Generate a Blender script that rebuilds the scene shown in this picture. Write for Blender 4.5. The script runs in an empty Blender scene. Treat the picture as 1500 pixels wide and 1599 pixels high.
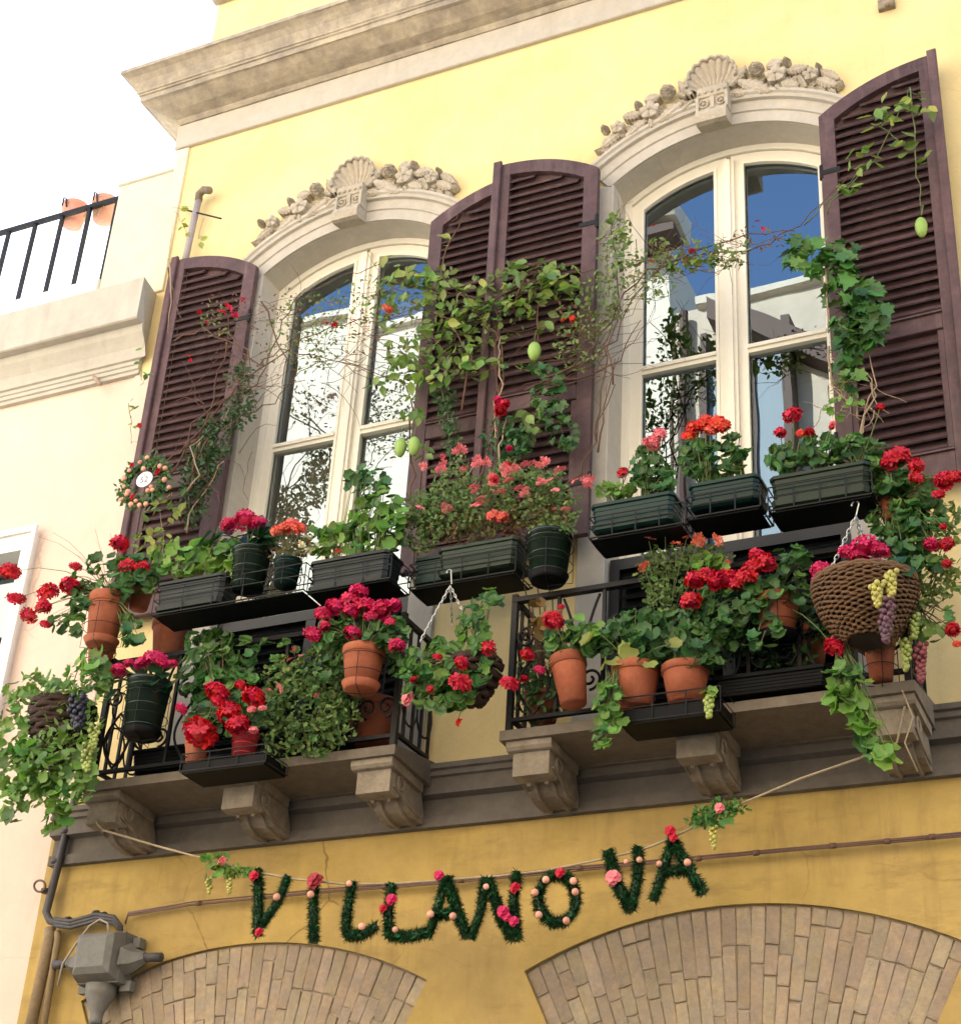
import bpy, math, random
from mathutils import Vector, Matrix
from mathutils.geometry import tessellate_polygon
PI = math.pi
# ------------------------------------------------------------------ camera
F_PX, PITCH, YAW, ROLL, CX, CY, DIST, EYE = 2621.6, 0.51479, -0.47138, 0.06569, 750.0, 799.5, 6.8, 1.6
fw = Vector((math.sin(YAW)*math.cos(PITCH), math.cos(YAW)*math.cos(PITCH), math.sin(PITCH)))
r0 = Vector((math.cos(YAW), -math.sin(YAW), 0)); u0 = r0.cross(fw)
RT = r0*math.cos(ROLL)+u0*math.sin(ROLL); UP = -r0*math.sin(ROLL)+u0*math.cos(ROLL)
CAM = Vector((0, -DIST, EYE))
scene = bpy.context.scene
COL = scene.collection
cd = bpy.data.cameras.new('camera'); cam = bpy.data.objects.new('camera', cd); COL.objects.link(cam)
cd.sensor_fit = 'HORIZONTAL'; cd.sensor_width = 36; cd.lens = 36*F_PX/1500; cd.clip_start = .05; cd.clip_end = 500
m = Matrix(((RT.x, UP.x, -fw.x), (RT.y, UP.y, -fw.y), (RT.z, UP.z, -fw.z))).to_4x4(); m.translation = CAM
cam.matrix_world = m; scene.camera = cam
# ------------------------------------------------------------------ sky, sun, exposure
SUN_EL, SUN_AZ = math.radians(31), math.radians(-30)      # azimuth measured from +Y (behind the facade) towards +X
w = bpy.data.worlds.new('World'); scene.world = w; w.use_nodes = True
nt = w.node_tree; bg = nt.nodes['Background']
sk = nt.nodes.new('ShaderNodeTexSky'); sk.sky_type = 'NISHITA'; sk.sun_disc = False
sk.sun_elevation = SUN_EL; sk.sun_rotation = SUN_AZ; sk.air_density = 1.0; sk.dust_density = .5; sk.ozone_density = 3.5
nt.links.new(sk.outputs[0], bg.inputs[0]); bg.inputs[1].default_value = 0.13
sl = bpy.data.lights.new('sun', 'SUN'); sl.energy = 4.2; sl.angle = math.radians(.5); sl.color = (1, .94, .84)
so = bpy.data.objects.new('sun', sl); COL.objects.link(so)
sd = Vector((math.sin(SUN_AZ)*math.cos(SUN_EL), math.cos(SUN_AZ)*math.cos(SUN_EL), math.sin(SUN_EL)))
so.rotation_euler = sd.to_track_quat('Z', 'Y').to_euler(); so.location = (0, 0, 30)
vs = scene.view_settings; vs.view_transform = 'Standard'; vs.look = 'None'; vs.gamma = 1; vs.use_curve_mapping = False
vs.exposure = 2.28
scene.render.engine = 'CYCLES'
scene.cycles.max_bounces = 8; scene.cycles.transparent_max_bounces = 12

def P(px, py, Y=0.0):
    """the point of the vertical plane y=Y that the photograph shows at this spot"""
    d = RT*((px-CX)/F_PX) + UP*(-(py-CY)/F_PX) + fw
    return CAM + d*((Y-CAM.y)/d.y)
def pxm(px, py, Y):      # metres per photo pixel at that point
    return (P(px, py, Y)-CAM).dot(fw)/F_PX
# ------------------------------------------------------------------ materials
MATS = {}
def mat(name, col, rough=.7, noise=0, nscale=8, bump=0, bscale=60, spec=.5, rand=0, metal=0, island=0, trans=0, coat=0, hue=0, col2=None, ring=None, stain=None, tcol=None, crack=None, smear=None):
    if name in MATS: return MATS[name]
    M = bpy.data.materials.new(name); M.use_nodes = True; t = M.node_tree; N = t.nodes; L = t.links
    b = N['Principled BSDF']; b.inputs['Roughness'].default_value = rough; b.inputs['Metallic'].default_value = metal
    b.inputs['Specular IOR Level'].default_value = spec
    if coat: b.inputs['Coat Weight'].default_value = coat; b.inputs['Coat Roughness'].default_value = .12
    tc = N.new('ShaderNodeTexCoord'); geo = N.new('ShaderNodeNewGeometry')
    pos = geo.outputs['Position']
    rgb = N.new('ShaderNodeRGB'); rgb.outputs[0].default_value = (*col, 1); cur = rgb.outputs[0]
    def mix(fac, a, c, mode='MIX'):
        n = N.new('ShaderNodeMixRGB'); n.blend_type = mode
        if isinstance(fac, (int, float)): n.inputs[0].default_value = fac
        else: L.new(fac, n.inputs[0])
        for k, v in ((1, a), (2, c)):
            if isinstance(v, tuple): n.inputs[k].default_value = (*v, 1)
            else: L.new(v, n.inputs[k])
        return n.outputs[0]
    def ntex(sc, det=5, rough_=.6, vec=pos):
        n = N.new('ShaderNodeTexNoise'); n.inputs['Scale'].default_value = sc; n.inputs['Detail'].default_value = det; n.inputs['Roughness'].default_value = rough_
        L.new(vec, n.inputs['Vector']); return n.outputs[0]
    def ramp(v, a, b_, lo=0., hi=1.):
        n = N.new('ShaderNodeMapRange'); n.inputs[1].default_value = a; n.inputs[2].default_value = b_; n.inputs[3].default_value = lo; n.inputs[4].default_value = hi
        L.new(v, n.inputs[0]); return n.outputs[0]
    if col2:
        cur = mix(ramp(ntex(nscale), .38, .62), cur, col2)
    if ring:          # concentric zone on a leaf: (inner radius, outer radius, colour)
        ln = N.new('ShaderNodeVectorMath'); ln.operation = 'LENGTH'; L.new(tc.outputs['Object'], ln.inputs[0])
        cr = N.new('ShaderNodeValToRGB'); e = cr.color_ramp.elements
        e[0].position = 0; e[0].color = (0, 0, 0, 1); e[1].position = 1; e[1].color = (0, 0, 0, 1)
        for q, v in ((ring[0]-.07, 0), (ring[0], 1), (ring[1], 1), (ring[1]+.07, 0)):
            x = e.new(q); x.color = (v, v, v, 1)
        L.new(ln.outputs['Value'], cr.inputs[0]); cur = mix(cr.outputs[0], cur, ring[2])
    if noise:
        cur = mix(1.0, cur, mix(ramp(ntex(nscale*3.1, 8, .7), .3, .7), (1-noise,)*3, (1+noise*.35,)*3), 'MULTIPLY')
        cur = mix(1.0, cur, mix(ramp(ntex(nscale*.4, 4), .3, .7), (1-noise*.7,)*3, (1+noise*.2,)*3), 'MULTIPLY')
    if stain:         # (colour, amount) rain streaks and patches
        mp = N.new('ShaderNodeMapping'); mp.inputs['Scale'].default_value = (7, 7, .9); L.new(pos, mp.inputs[0])
        s1 = ramp(ntex(1.6, 8, .65, mp.outputs[0]), .5, .72)
        s2 = ramp(ntex(.9, 7, .65), .42, .68)
        mm = N.new('ShaderNodeMath'); mm.operation = 'MULTIPLY'; L.new(s1, mm.inputs[0]); L.new(s2, mm.inputs[1])
        m2 = N.new('ShaderNodeMath'); m2.operation = 'MULTIPLY'; L.new(mm.outputs[0], m2.inputs[0]); m2.inputs[1].default_value = stain[1]
        cur = mix(m2.outputs[0], cur, stain[0])
    if smear:         # horizontal grime patches
        mp = N.new('ShaderNodeMapping'); mp.inputs['Scale'].default_value = (1.3, 1.3, 5); L.new(pos, mp.inputs[0])
        cur = mix(ramp(ntex(1.5, 8, .7, mp.outputs[0]), .54, .70, 0, .75), cur, smear)
    if crack:
        dn = N.new('ShaderNodeMixRGB'); dn.inputs[0].default_value = .12; L.new(pos, dn.inputs[1])
        nn = N.new('ShaderNodeTexNoise'); nn.inputs['Scale'].default_value = 3.5; nn.inputs['Detail'].default_value = 5; L.new(pos, nn.inputs['Vector']); L.new(nn.outputs[1], dn.inputs[2])
        vo = N.new('ShaderNodeTexVoronoi'); vo.feature = 'DISTANCE_TO_EDGE'; vo.inputs['Scale'].default_value = 1.15; L.new(dn.outputs[0], vo.inputs['Vector'])
        m1 = N.new('ShaderNodeMath'); m1.operation = 'MULTIPLY'; L.new(ramp(vo.outputs['Distance'], 0, .005, 1, 0), m1.inputs[0]); L.new(ramp(ntex(.8, 3), .47, .58, 0, .8), m1.inputs[1])
        cur = mix(m1.outputs[0], cur, crack)
    if rand or island:
        oi = N.new('ShaderNodeObjectInfo')
        src = geo.outputs['Random Per Island'] if island else oi.outputs['Random']
        amt = island or rand
        hs = N.new('ShaderNodeHueSaturation'); L.new(cur, hs.inputs['Color'])
        L.new(ramp(src, 0, 1, 1-amt, 1+amt), hs.inputs['Value'])
        if hue:
            mu = N.new('ShaderNodeMath'); mu.operation = 'MULTIPLY'; mu.inputs[1].default_value = 7.31; L.new(src, mu.inputs[0])
            fr = N.new('ShaderNodeMath'); fr.operation = 'FRACT'; L.new(mu.outputs[0], fr.inputs[0])
            L.new(ramp(fr.outputs[0], 0, 1, .5-hue, .5+hue), hs.inputs['Hue'])
        cur = hs.outputs[0]
    L.new(cur, b.inputs['Base Color'])
    if bump:
        bn = N.new('ShaderNodeBump'); bn.inputs['Strength'].default_value = min(1, bump); bn.inputs['Distance'].default_value = .006
        L.new(ntex(bscale, 6, .65), bn.inputs['Height']); L.new(bn.outputs[0], b.inputs['Normal'])
    if trans:
        tr = N.new('ShaderNodeBsdfTranslucent'); 
        L.new(mix(1.0, cur, tcol or (1.5, 1.6, .9), 'MULTIPLY'), tr.inputs['Color'])
        ms = N.new('ShaderNodeMixShader'); ms.inputs[0].default_value = trans
        L.new(b.outputs[0], ms.inputs[1]); L.new(tr.outputs[0], ms.inputs[2]); L.new(ms.outputs[0], N['Material Output'].inputs[0])
    MATS[name] = M; return M

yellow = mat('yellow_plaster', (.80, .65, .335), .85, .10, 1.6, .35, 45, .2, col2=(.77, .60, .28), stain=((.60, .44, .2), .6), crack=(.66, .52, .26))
shaded_yellow = mat('shaded_yellow_plaster', (.56, .385, .115), .85, .22, 1.3, .45, 45, .2, col2=(.50, .345, .125), stain=((.22, .14, .055), .9), crack=(.16, .09, .03), smear=(.30, .20, .075))  # deeper base carries the dimmer light low on the wall; stains and grime real
pale = mat('pale_plaster', (.74, .66, .47), .85, .12, 2, .3, 40, .2, stain=((.5, .44, .33), .6))
peach = mat('peach_plaster', (.74, .565, .455), .85, .08, 1.5, .3, 40, .2, stain=((.55, .42, .33), .6), crack=(.5, .38, .28))
stone = mat('weathered_stone', (.50, .43, .32), .85, .25, 6, .7, 40, .25, col2=(.36, .31, .25), stain=((.2, .16, .12), .8))
carved = mat('carved_stone', (.52, .455, .355), .85, .25, 14, .8, 90, .25, stain=((.25, .2, .14), .8))
archstone = mat('surround_plaster', (.50, .46, .39), .85, .12, 6, .3, 60, .25, stain=((.36, .3, .22), .6))
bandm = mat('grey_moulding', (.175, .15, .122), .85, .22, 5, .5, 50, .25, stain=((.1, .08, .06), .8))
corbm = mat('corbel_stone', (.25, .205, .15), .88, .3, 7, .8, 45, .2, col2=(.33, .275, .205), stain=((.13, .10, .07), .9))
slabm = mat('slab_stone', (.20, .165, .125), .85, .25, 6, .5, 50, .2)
greyw = mat('grey_cornice', (.50, .47, .40), .85, .12, 3, .3, 40, .25, stain=((.3, .27, .21), .9))
brickm = mat('pink_brick', (.44, .335, .215), .92, .2, 14, .9, 60, .15, rand=.13, hue=.010, col2=(.38, .305, .225))
mortar = mat('mortar', (.42, .34, .235), .95, .3, 12, .8, 60, .1)
shut = mat('plum_wood_paint', (.115, .062, .064), .6, .35, 7, .35, 50, .35, col2=(.092, .053, .055), stain=((.27, .19, .17), .7), rand=.14)
cream = mat('cream_paint', (.80, .755, .635), .45, .045, 6, .1, 40, .4)
whitep = mat('white_paint', (.78, .77, .72), .6, .06, 6, .1, 40, .3)
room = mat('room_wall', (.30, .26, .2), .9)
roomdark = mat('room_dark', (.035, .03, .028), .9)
iron = mat('black_iron', (.010, .008, .008), .55, .3, 30, .4, 120, .3)
wire = mat('dark_wire', (.009, .008, .008), .5, 0, spec=.3)
steel = mat('galvanised_chain', (.5, .5, .47), .35, metal=.9)
pgreen = mat('green_plastic', (.006, .026, .020), .42, .18, 10, .08, 60, .3, rand=.2)
pslate = mat('slate_plastic', (.006, .011, .010), .42, .2, 10, .08, 60, .3)
polive = mat('olive_plastic', (.016, .030, .017), .45, .2, 10, .08, 60, .3)
potgreen = mat('glossy_green_pot', (.008, .020, .011), .28, .15, 10, spec=.4, coat=.15)
pblack = mat('black_plastic', (.003, .0032, .0032), .6, .2, 10, spec=.15)
terra = mat('terracotta', (.36, .105, .05), .75, .2, 12, .3, 80, .25, rand=.15, stain=((.55, .35, .25), .5))
redpot = mat('red_plastic', (.28, .02, .024), .4)
soil = mat('soil', (.03, .02, .013), .95, .4, 40, .9, 90)
wicker = mat('wicker', (.17, .09, .042), .6, .35, 40, .6, 150, .3, island=.3)
darkwicker = mat('dark_wicker', (.05, .025, .015), .7, .3, 40, .6, 150, .3)
rope = mat('rope', (.50, .39, .24), .9, .3, 60, .8, 200)
cablem = mat('brown_cable', (.17, .09, .06), .6, .25, 20, .3)
pipem = mat('painted_pipe', (.075, .065, .062), .6, .25, 10, .4, 60)
pipegrey = mat('grey_pipe', (.36, .31, .31), .55, .15, 20)
boxm = mat('grey_box', (.17, .165, .145), .6, .25, 8, .4, 60, .4, stain=((.16, .085, .04), .8))
twig = mat('woody_stem', (.15, .085, .06), .85, .3, 30, .5, 120, .2)
twigp = mat('pale_stem', (.42, .31, .21), .85, .3, 30, .5, 120, .2)
gstem = mat('green_stem', (.12, .16, .05), .7)
teal = mat('teal_shutter', (.05, .32, .30), .55)
gl = (1.5, 1.7, .7)
lf_ger = mat('geranium_leaf', (.10, .22, .052), .55, .2, 30, rand=.38, hue=.025, trans=.25, spec=.35, ring=(.55, .68, (.035, .10, .025)))
lf_gerl = mat('pale_geranium_leaf', (.17, .32, .06), .5, .15, 30, rand=.3, hue=.02, trans=.3, spec=.35)
lf_gerd = mat('dark_geranium_leaf', (.06, .155, .042), .5, .2, 30, rand=.35, hue=.02, trans=.22, spec=.4, ring=(.75, .9, (.05, .13, .05)))
lf_var = mat('yellowing_leaf', (.30, .34, .07), .55, .15, 30, rand=.25, hue=.02, trans=.25)
lf_ivy = mat('ivy_leaf', (.05, .125, .032), .4, .15, 40, rand=.45, hue=.03, trans=.2, spec=.4)
lf_ivyb = mat('bright_ivy_leaf', (.085, .215, .04), .45, .1, 40, rand=.3, hue=.03, trans=.2, spec=.4)
lf_vine = mat('vine_leaf', (.165, .26, .055), .4, .1, 30, rand=.4, hue=.03, trans=.28, spec=.45)
lf_vinep = mat('pale_vine_leaf', (.34, .38, .09), .5, .1, 30, rand=.25, hue=.02, trans=.3)
lf_grape = mat('grape_leaf', (.12, .235, .055), .5, .15, 30, rand=.4, hue=.035, trans=.3)
lf_hyd = mat('hydrangea_leaf', (.02, .075, .028), .35, .15, 30, rand=.3, hue=.01, trans=.15, spec=.5)
lf_small = mat('small_leaf', (.14, .20, .05), .5, island=.4, hue=.04, trans=.25)
lf_fine = mat('fine_leaf', (.125, .20, .05), .55, island=.4, hue=.035, trans=.25)
lf_rust = mat('rusty_leaf', (.15, .075, .03), .55, island=.4, hue=.04, trans=.25)
tinsel = mat('tinsel', (.012, .055, .018), .5, island=.5, hue=.03, trans=.1)
tinselb = mat('bright_tinsel', (.03, .20, .05), .5, island=.4, trans=.1)
ft = (1.3, .8, .8)
f_red = mat('red_petal', (.56, .004, .030), .55, rand=.12, island=.22, hue=.008, trans=.18, tcol=ft)
f_mag = mat('magenta_petal', (.60, .008, .095), .55, island=.22, hue=.01, trans=.18, tcol=ft)
f_pink = mat('pink_petal', (.84, .23, .26), .55, island=.22, hue=.01, trans=.2, tcol=ft)
f_cor = mat('coral_petal', (.80, .15, .10), .55, island=.25, hue=.012, trans=.2, tcol=ft)
f_org = mat('orange_red_petal', (.75, .045, .02), .55, island=.22, hue=.01, trans=.18, tcol=ft)
f_wht = mat('cream_petal', (.72, .68, .45), .55, island=.2, trans=.2)
f_sal = mat('salmon_bud', (.80, .36, .24), .5, rand=.2)
f_dark = mat('dusty_red_petal', (.34, .02, .03), .6, island=.2)
fruit = mat('green_fruit', (.27, .42, .08), .45, .12, 20, .1, 90)
g_green = mat('green_grape', (.30, .36, .08), .3, rand=.2, coat=.2)
g_yel = mat('yellow_grape', (.42, .38, .08), .3, rand=.2, coat=.2)
g_pur = mat('purple_grape', (.10, .04, .055), .4, rand=.3)
g_red = mat('red_grape', (.22, .05, .06), .4, rand=.25)
g_blk = mat('black_grape', (.018, .016, .028), .4)
chalk = mat('plaque_white', (.8, .79, .75), .4)
ink = mat('plaque_ink', (.12, .12, .12), .6)
roadm = mat('paving', (.16, .15, .135), .9, .25, 3, .6, 20)
opw = mat('opposite_white_wall', (.76, .68, .56), .85, .08, 1.5, .2)
opt = mat('opposite_tan_wall', (.58, .49, .38), .85, .15, 1.5, .2)
opb = mat('opposite_brown', (.10, .06, .045), .7)
opg = mat('opposite_blue_grey', (.16, .21, .25), .5)
def glass(name, ior, wob):
    M = bpy.data.materials.new(name); M.use_nodes = True; t = M.node_tree; N = t.nodes; L = t.links
    N.remove(N['Principled BSDF'])
    fr = N.new('ShaderNodeFresnel'); fr.inputs[0].default_value = ior
    tr = N.new('ShaderNodeBsdfTransparent'); tr.inputs[0].default_value = (.72, .75, .73, 1)
    gs = N.new('ShaderNodeBsdfGlossy'); gs.inputs['Roughness'].default_value = 0.0; gs.inputs[0].default_value = (.78, .92, 1, 1)
    ms = N.new('ShaderNodeMixShader'); g = N.new('ShaderNodeNewGeometry')
    n = N.new('ShaderNodeTexNoise'); n.inputs['Scale'].default_value = 1.9; n.inputs['Detail'].default_value = 1; L.new(g.outputs['Position'], n.inputs['Vector'])
    b = N.new('ShaderNodeBump'); b.inputs['Strength'].default_value = 1; b.inputs['Distance'].default_value = wob; L.new(n.outputs[0], b.inputs['Height'])
    L.new(b.outputs[0], gs.inputs['Normal']); L.new(b.outputs[0], fr.inputs['Normal'])
    L.new(fr.outputs[0], ms.inputs[0]); L.new(tr.outputs[0], ms.inputs[1]); L.new(gs.outputs[0], ms.inputs[2]); L.new(ms.outputs[0], N['Material Output'].inputs[0])
    return M
glassm = glass('window_glass', 3.0, .0012)
# ------------------------------------------------------------------ mesh helpers
class MB:
    def __init__(s): s.v = []; s.f = []
    def add(s, vs_, fs):
        o = len(s.v); s.v += [tuple(a) for a in vs_]; s.f += [tuple(i+o for i in q) for q in fs]; return s
    def box(s, x0, x1, y0, y1, z0, z1, M=None):
        v = [Vector(p) for p in ((x0, y0, z0), (x1, y0, z0), (x1, y1, z0), (x0, y1, z0), (x0, y0, z1), (x1, y0, z1), (x1, y1, z1), (x0, y1, z1))]
        if M: v = [M @ p for p in v]
        return s.add(v, [(3, 2, 1, 0), (4, 5, 6, 7), (0, 1, 5, 4), (1, 2, 6, 5), (2, 3, 7, 6), (3, 0, 4, 7)])
    def cbox(s, x0, x1, y0, y1, z0, z1, c=.004):     # box with a chamfered front
        v = [(x0, y1, z0), (x1, y1, z0), (x1, y1, z1), (x0, y1, z1), (x0, y0+c, z0), (x1, y0+c, z0), (x1, y0+c, z1), (x0, y0+c, z1),
             (x0+c, y0, z0+c), (x1-c, y0, z0+c), (x1-c, y0, z1-c), (x0+c, y0, z1-c)]
        return s.add(v, [(0, 1, 2, 3), (0, 4, 5, 1), (1, 5, 6, 2), (2, 6, 7, 3), (3, 7, 4, 0), (4, 8, 9, 5), (5, 9, 10, 6), (6, 10, 11, 7), (7, 11, 8, 4), (8, 11, 10, 9)])
    def tube(s, pts, r, n=6, cap=True, r1=None):
        pts = [Vector(p) for p in pts]; k = len(pts); rings = []; prev = None
        for i, p in enumerate(pts):
            d = (pts[min(i+1, k-1)]-pts[max(i-1, 0)])
            if d.length < 1e-9: d = Vector((0, 0, 1))
            d.normalize()
            a = prev if prev is not None else (Vector((0, 0, 1)) if abs(d.z) < .9 else Vector((1, 0, 0)))
            a = (a-d*a.dot(d))
            if a.length < 1e-6: a = d.orthogonal()
            a.normalize(); b = d.cross(a); prev = a
            rr = r if r1 is None else r+(r1-r)*i/(k-1)
            rings += [p+a*math.cos(2*PI*j/n)*rr+b*math.sin(2*PI*j/n)*rr for j in range(n)]
        fs = [(i*n+j, i*n+(j+1) % n, (i+1)*n+(j+1) % n, (i+1)*n+j) for i in range(k-1) for j in range(n)]
        if cap: fs += [tuple(range(n))[::-1], tuple((k-1)*n+j for j in range(n))]
        return s.add(rings, fs)
    def lathe(s, prof, n=28, c=(0, 0, 0), cap=True):
        c = Vector(c); v = []
        for r, z in prof: v += [c+Vector((r*math.cos(2*PI*j/n), r*math.sin(2*PI*j/n), z)) for j in range(n)]
        k = len(prof); fs = [(i*n+j, i*n+(j+1) % n, (i+1)*n+(j+1) % n, (i+1)*n+j) for i in range(k-1) for j in range(n)]
        if cap: fs += [tuple(range(n))[::-1], tuple((k-1)*n+j for j in range(n))]
        return s.add(v, fs)
    def ball(s, c, r, n=8, k=5, sc=(1, 1, 1)):
        c = Vector(c); v = [c+Vector((0, 0, -r*sc[2]))]
        for i in range(1, k):
            t = -PI/2+PI*i/k
            v += [c+Vector((r*math.cos(t)*math.cos(2*PI*j/n)*sc[0], r*math.cos(t)*math.sin(2*PI*j/n)*sc[1], r*math.sin(t)*sc[2])) for j in range(n)]
        v.append(c+Vector((0, 0, r*sc[2]))); top = len(v)-1
        fs = [(0, 1+(j+1) % n, 1+j) for j in range(n)]
        fs += [(1+i*n+j, 1+i*n+(j+1) % n, 1+(i+1)*n+(j+1) % n, 1+(i+1)*n+j) for i in range(k-2) for j in range(n)]
        fs += [(top, 1+(k-2)*n+j, 1+(k-2)*n+(j+1) % n) for j in range(n)]
        return s.add(v, fs)
    def sweep_x(s, prof, x0, x1, segs=1, mitre=0):   # profile of (y, z) along x; mitre>0 returns at the x0 end by |y|
        n = len(prof); v = []
        for i in range(segs+1):
            x = x0+(x1-x0)*i/segs
            v += [(x+(y*mitre if i == 0 else 0), y, z) for y, z in prof]
        fs = [(i*n+j, i*n+(j+1) % n, (i+1)*n+(j+1) % n, (i+1)*n+j) for i in range(segs) for j in range(n)]
        fs += [tuple(range(n))[::-1], tuple(segs*n+j for j in range(n))]
        return s.add(v, fs)
    def ring(s, outer, inner, y0, y1):               # closed frame between two loops of (x, z)
        n = len(outer); v = [(x, y, z) for y in (y0, y1) for L_ in (outer, inner) for x, z in L_]
        fs = []
        for j in range(n):
            k = (j+1) % n
            fs += [(j, k, n+k, n+j), (2*n+j, 3*n+j, 3*n+k, 2*n+k), (j, 2*n+j, 2*n+k, k), (n+j, n+k, 3*n+k, 3*n+j)]
        return s.add(v, fs)
    def mesh(s, name, material, smooth=False):
        me = bpy.data.meshes.new(name); me.from_pydata(s.v, [], s.f); me.materials.append(material)
        if smooth: me.polygons.foreach_set('use_smooth', [True]*len(me.polygons))
        me.update(); return me
def link(name, me, parent=None, loc=None):
    o = bpy.data.objects.new(name, me); COL.objects.link(o)
    if loc is not None: o.location = loc
    if parent: o.parent = parent
    return o
def obj(name, mb, material, parent=None, smooth=False, off=None):
    if off is not None:
        mb.v = [(a[0]-off[0], a[1]-off[1], a[2]-off[2]) for a in mb.v]
    return link(name, mb.mesh(name, material, smooth), parent)
def tag(o, label=None, cat=None, group=None, kind=None):
    if label: o['label'] = label
    if cat: o['category'] = cat
    if group: o['group'] = group
    if kind: o['kind'] = kind
    return o
def thing(name, label, cat, loc=(0, 0, 0), group=None):
    o = bpy.data.objects.new(name, None); COL.objects.link(o); o.location = loc; o.empty_display_size = .1
    return tag(o, label, cat, group)
def arc(cx, cz, R, a0, a1, n): return [(cx+R*math.sin(a0+(a1-a0)*i/n), cz+R*math.cos(a0+(a1-a0)*i/n)) for i in range(n+1)]
# ------------------------------------------------------------------ the setting
g = obj('street_ground', MB().add([(-60, -60, 0), (60, -60, 0), (60, 60, 0), (-60, 60, 0)], [(0, 1, 2, 3)]), roadm); tag(g, kind='structure')
# the house
WL, WR = -5.9, 5.0
WC = (-4.452, -2.145); HW, ACZ, AR = .61, 7.12, .99
FLOOR = 4.485
HOUSE = thing('yellow_house', 'yellow plastered house with shuttered arched windows above brick arches', 'house', (-3.3, 0, 0))
def ho(name, mb, m_, smooth=False, parent=None): return obj(name, mb, m_, parent or HOUSE, smooth, HOUSE.location)
def win_loop(cx, dw=0, n=14, z0=FLOOR, dr=0):
    hw, R = HW+dw, AR+dw+dr
    a = math.asin(hw/R)
    return [(cx+hw, z0), (cx-hw, z0)][::-1] + [(x, z) for x, z in arc(cx, ACZ, R, a, -a, n)]
BC = ((-4.55, 1.562, 2.16), (-2.13, 1.575, 2.16)); BA = math.asin(.97/2.16)
def brick_loop(c, n=24):
    cx, cz, R = c; r = R-.66
    top = arc(cx, cz, R, -BA, BA, n)
    return top + [(cx+r*math.sin(BA), cz+r*math.cos(BA)), (cx+r*math.sin(BA), .02), (cx-r*math.sin(BA), .02), (cx-r*math.sin(BA), cz+r*math.cos(BA))]
holes = [win_loop(c) for c in WC] + [brick_loop(c) for c in BC]
for z0, z1, hs_, nm, mm in ((4.4, 9.2, holes[:2], 'upper_wall', yellow), (-.1, 4.4, holes[2:], 'lower_wall', shaded_yellow)):  # wall split so the light's falloff sits in the two plaster colours
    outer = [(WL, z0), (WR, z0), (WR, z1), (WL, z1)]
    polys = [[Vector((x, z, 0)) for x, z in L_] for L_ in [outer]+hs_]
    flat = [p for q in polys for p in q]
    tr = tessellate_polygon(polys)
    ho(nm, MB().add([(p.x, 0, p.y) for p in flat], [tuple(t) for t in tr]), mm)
def reveal(loop, y0, y1):
    n = len(loop); return MB().add([(x, y, z) for y in (y0, y1) for x, z in loop], [(j, (j+1) % n, n+(j+1) % n, n+j) for j in range(n)])
for L_ in holes[:2]: ho('window_reveal', reveal(L_, 0, .27), archstone)
for L_ in holes[2:]: ho('arch_reveal', reveal(L_, 0, .3), shaded_yellow)
mb = MB(); mb.box(WL, WL+.02, .02, 9, -.1, 9.2); mb.box(WR-.02, WR, .02, 9, -.1, 9.2); mb.box(WL+.02, WR-.02, 8.98, 9, -.1, 9.2)
ho('side_wall', mb, pale)
ho('roof', MB().box(WL+.03, WR-.03, .4, 8.9, 10.9, 11.0), stone)
ho('attic_wall', MB().box(-5.84, WR, .02, 8.96, 9.70, 11.3), yellow)
ho('attic_moulding', MB().sweep_x([(.02, 10.55), (-.03, 10.55), (-.06, 10.6), (-.06, 10.64), (.02, 10.66)], -5.86, WR), stone)
ho('corner_strip', MB().cbox(-5.93, -5.835, -.018, .05, 7.99, 9.19), pale)
# frieze and cornice, returning round the left corner
ho('frieze', MB().cbox(-5.95, WR, -.03, .05, 9.195, 9.40, .006), archstone)
prof = [(0.1, 9.402), (-.035, 9.402), (-.05, 9.42), (-.055, 9.435), (-.085, 9.44), (-.13, 9.452), (-.18, 9.478), (-.215, 9.50), (-.225, 9.505), (-.24, 9.505), (-.24, 9.545), (-.252, 9.55), (-.252, 9.562), (-.262, 9.567), (-.262, 9.58), (-.27, 9.60), (-.285, 9.64), (-.315, 9.675), (-.34, 9.69), (-.355, 9.695), (-.355, 9.725), (.1, 9.76)]
mb = MB(); n = len(prof); xl = -5.9
segs = 60; vv = []
rr = random.Random(3)
for i in range(-1, segs+1):
    for y, z in prof:
        x = (xl+min(y, 0)) if i <= 0 else xl+(WR-xl)*i/segs
        yy = 3.0 if i < 0 else y
        j_ = rr.uniform(-.003, .003) if 0 < i < segs else 0
        vv.append((x if i else xl+min(y, 0), yy, z+j_))
fs = [(i*n+j, i*n+(j+1) % n, (i+1)*n+(j+1) % n, (i+1)*n+j) for i in range(segs+1) for j in range(n)]
fs.append(tuple((segs+1)*n+j for j in range(n)))
mb.add(vv, fs); ho('cornice', mb, stone)
# string course
bp = [(.05, 4.53), (-.005, 4.53), (-.085, 4.505), (-.095, 4.50), (-.095, 4.475), (-.08, 4.47), (-.08, 4.462), (-.088, 4.458), (-.088, 4.44), (-.07, 4.435), (-.07, 4.355), (-.022, 4.345), (-.022, 4.262), (-.03, 4.258), (-.042, 4.254), (-.042, 4.202), (.05, 4.202)]
mb = MB(); n = len(bp); mb.add([(-5.86, y, z) for y, z in bp]+[(WR, y, z) for y, z in bp], [(j, (j+1) % n, n+(j+1) % n, n+j) for j in range(n)]+[tuple(range(n))[::-1]])
ho('string_course', mb, bandm)
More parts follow.
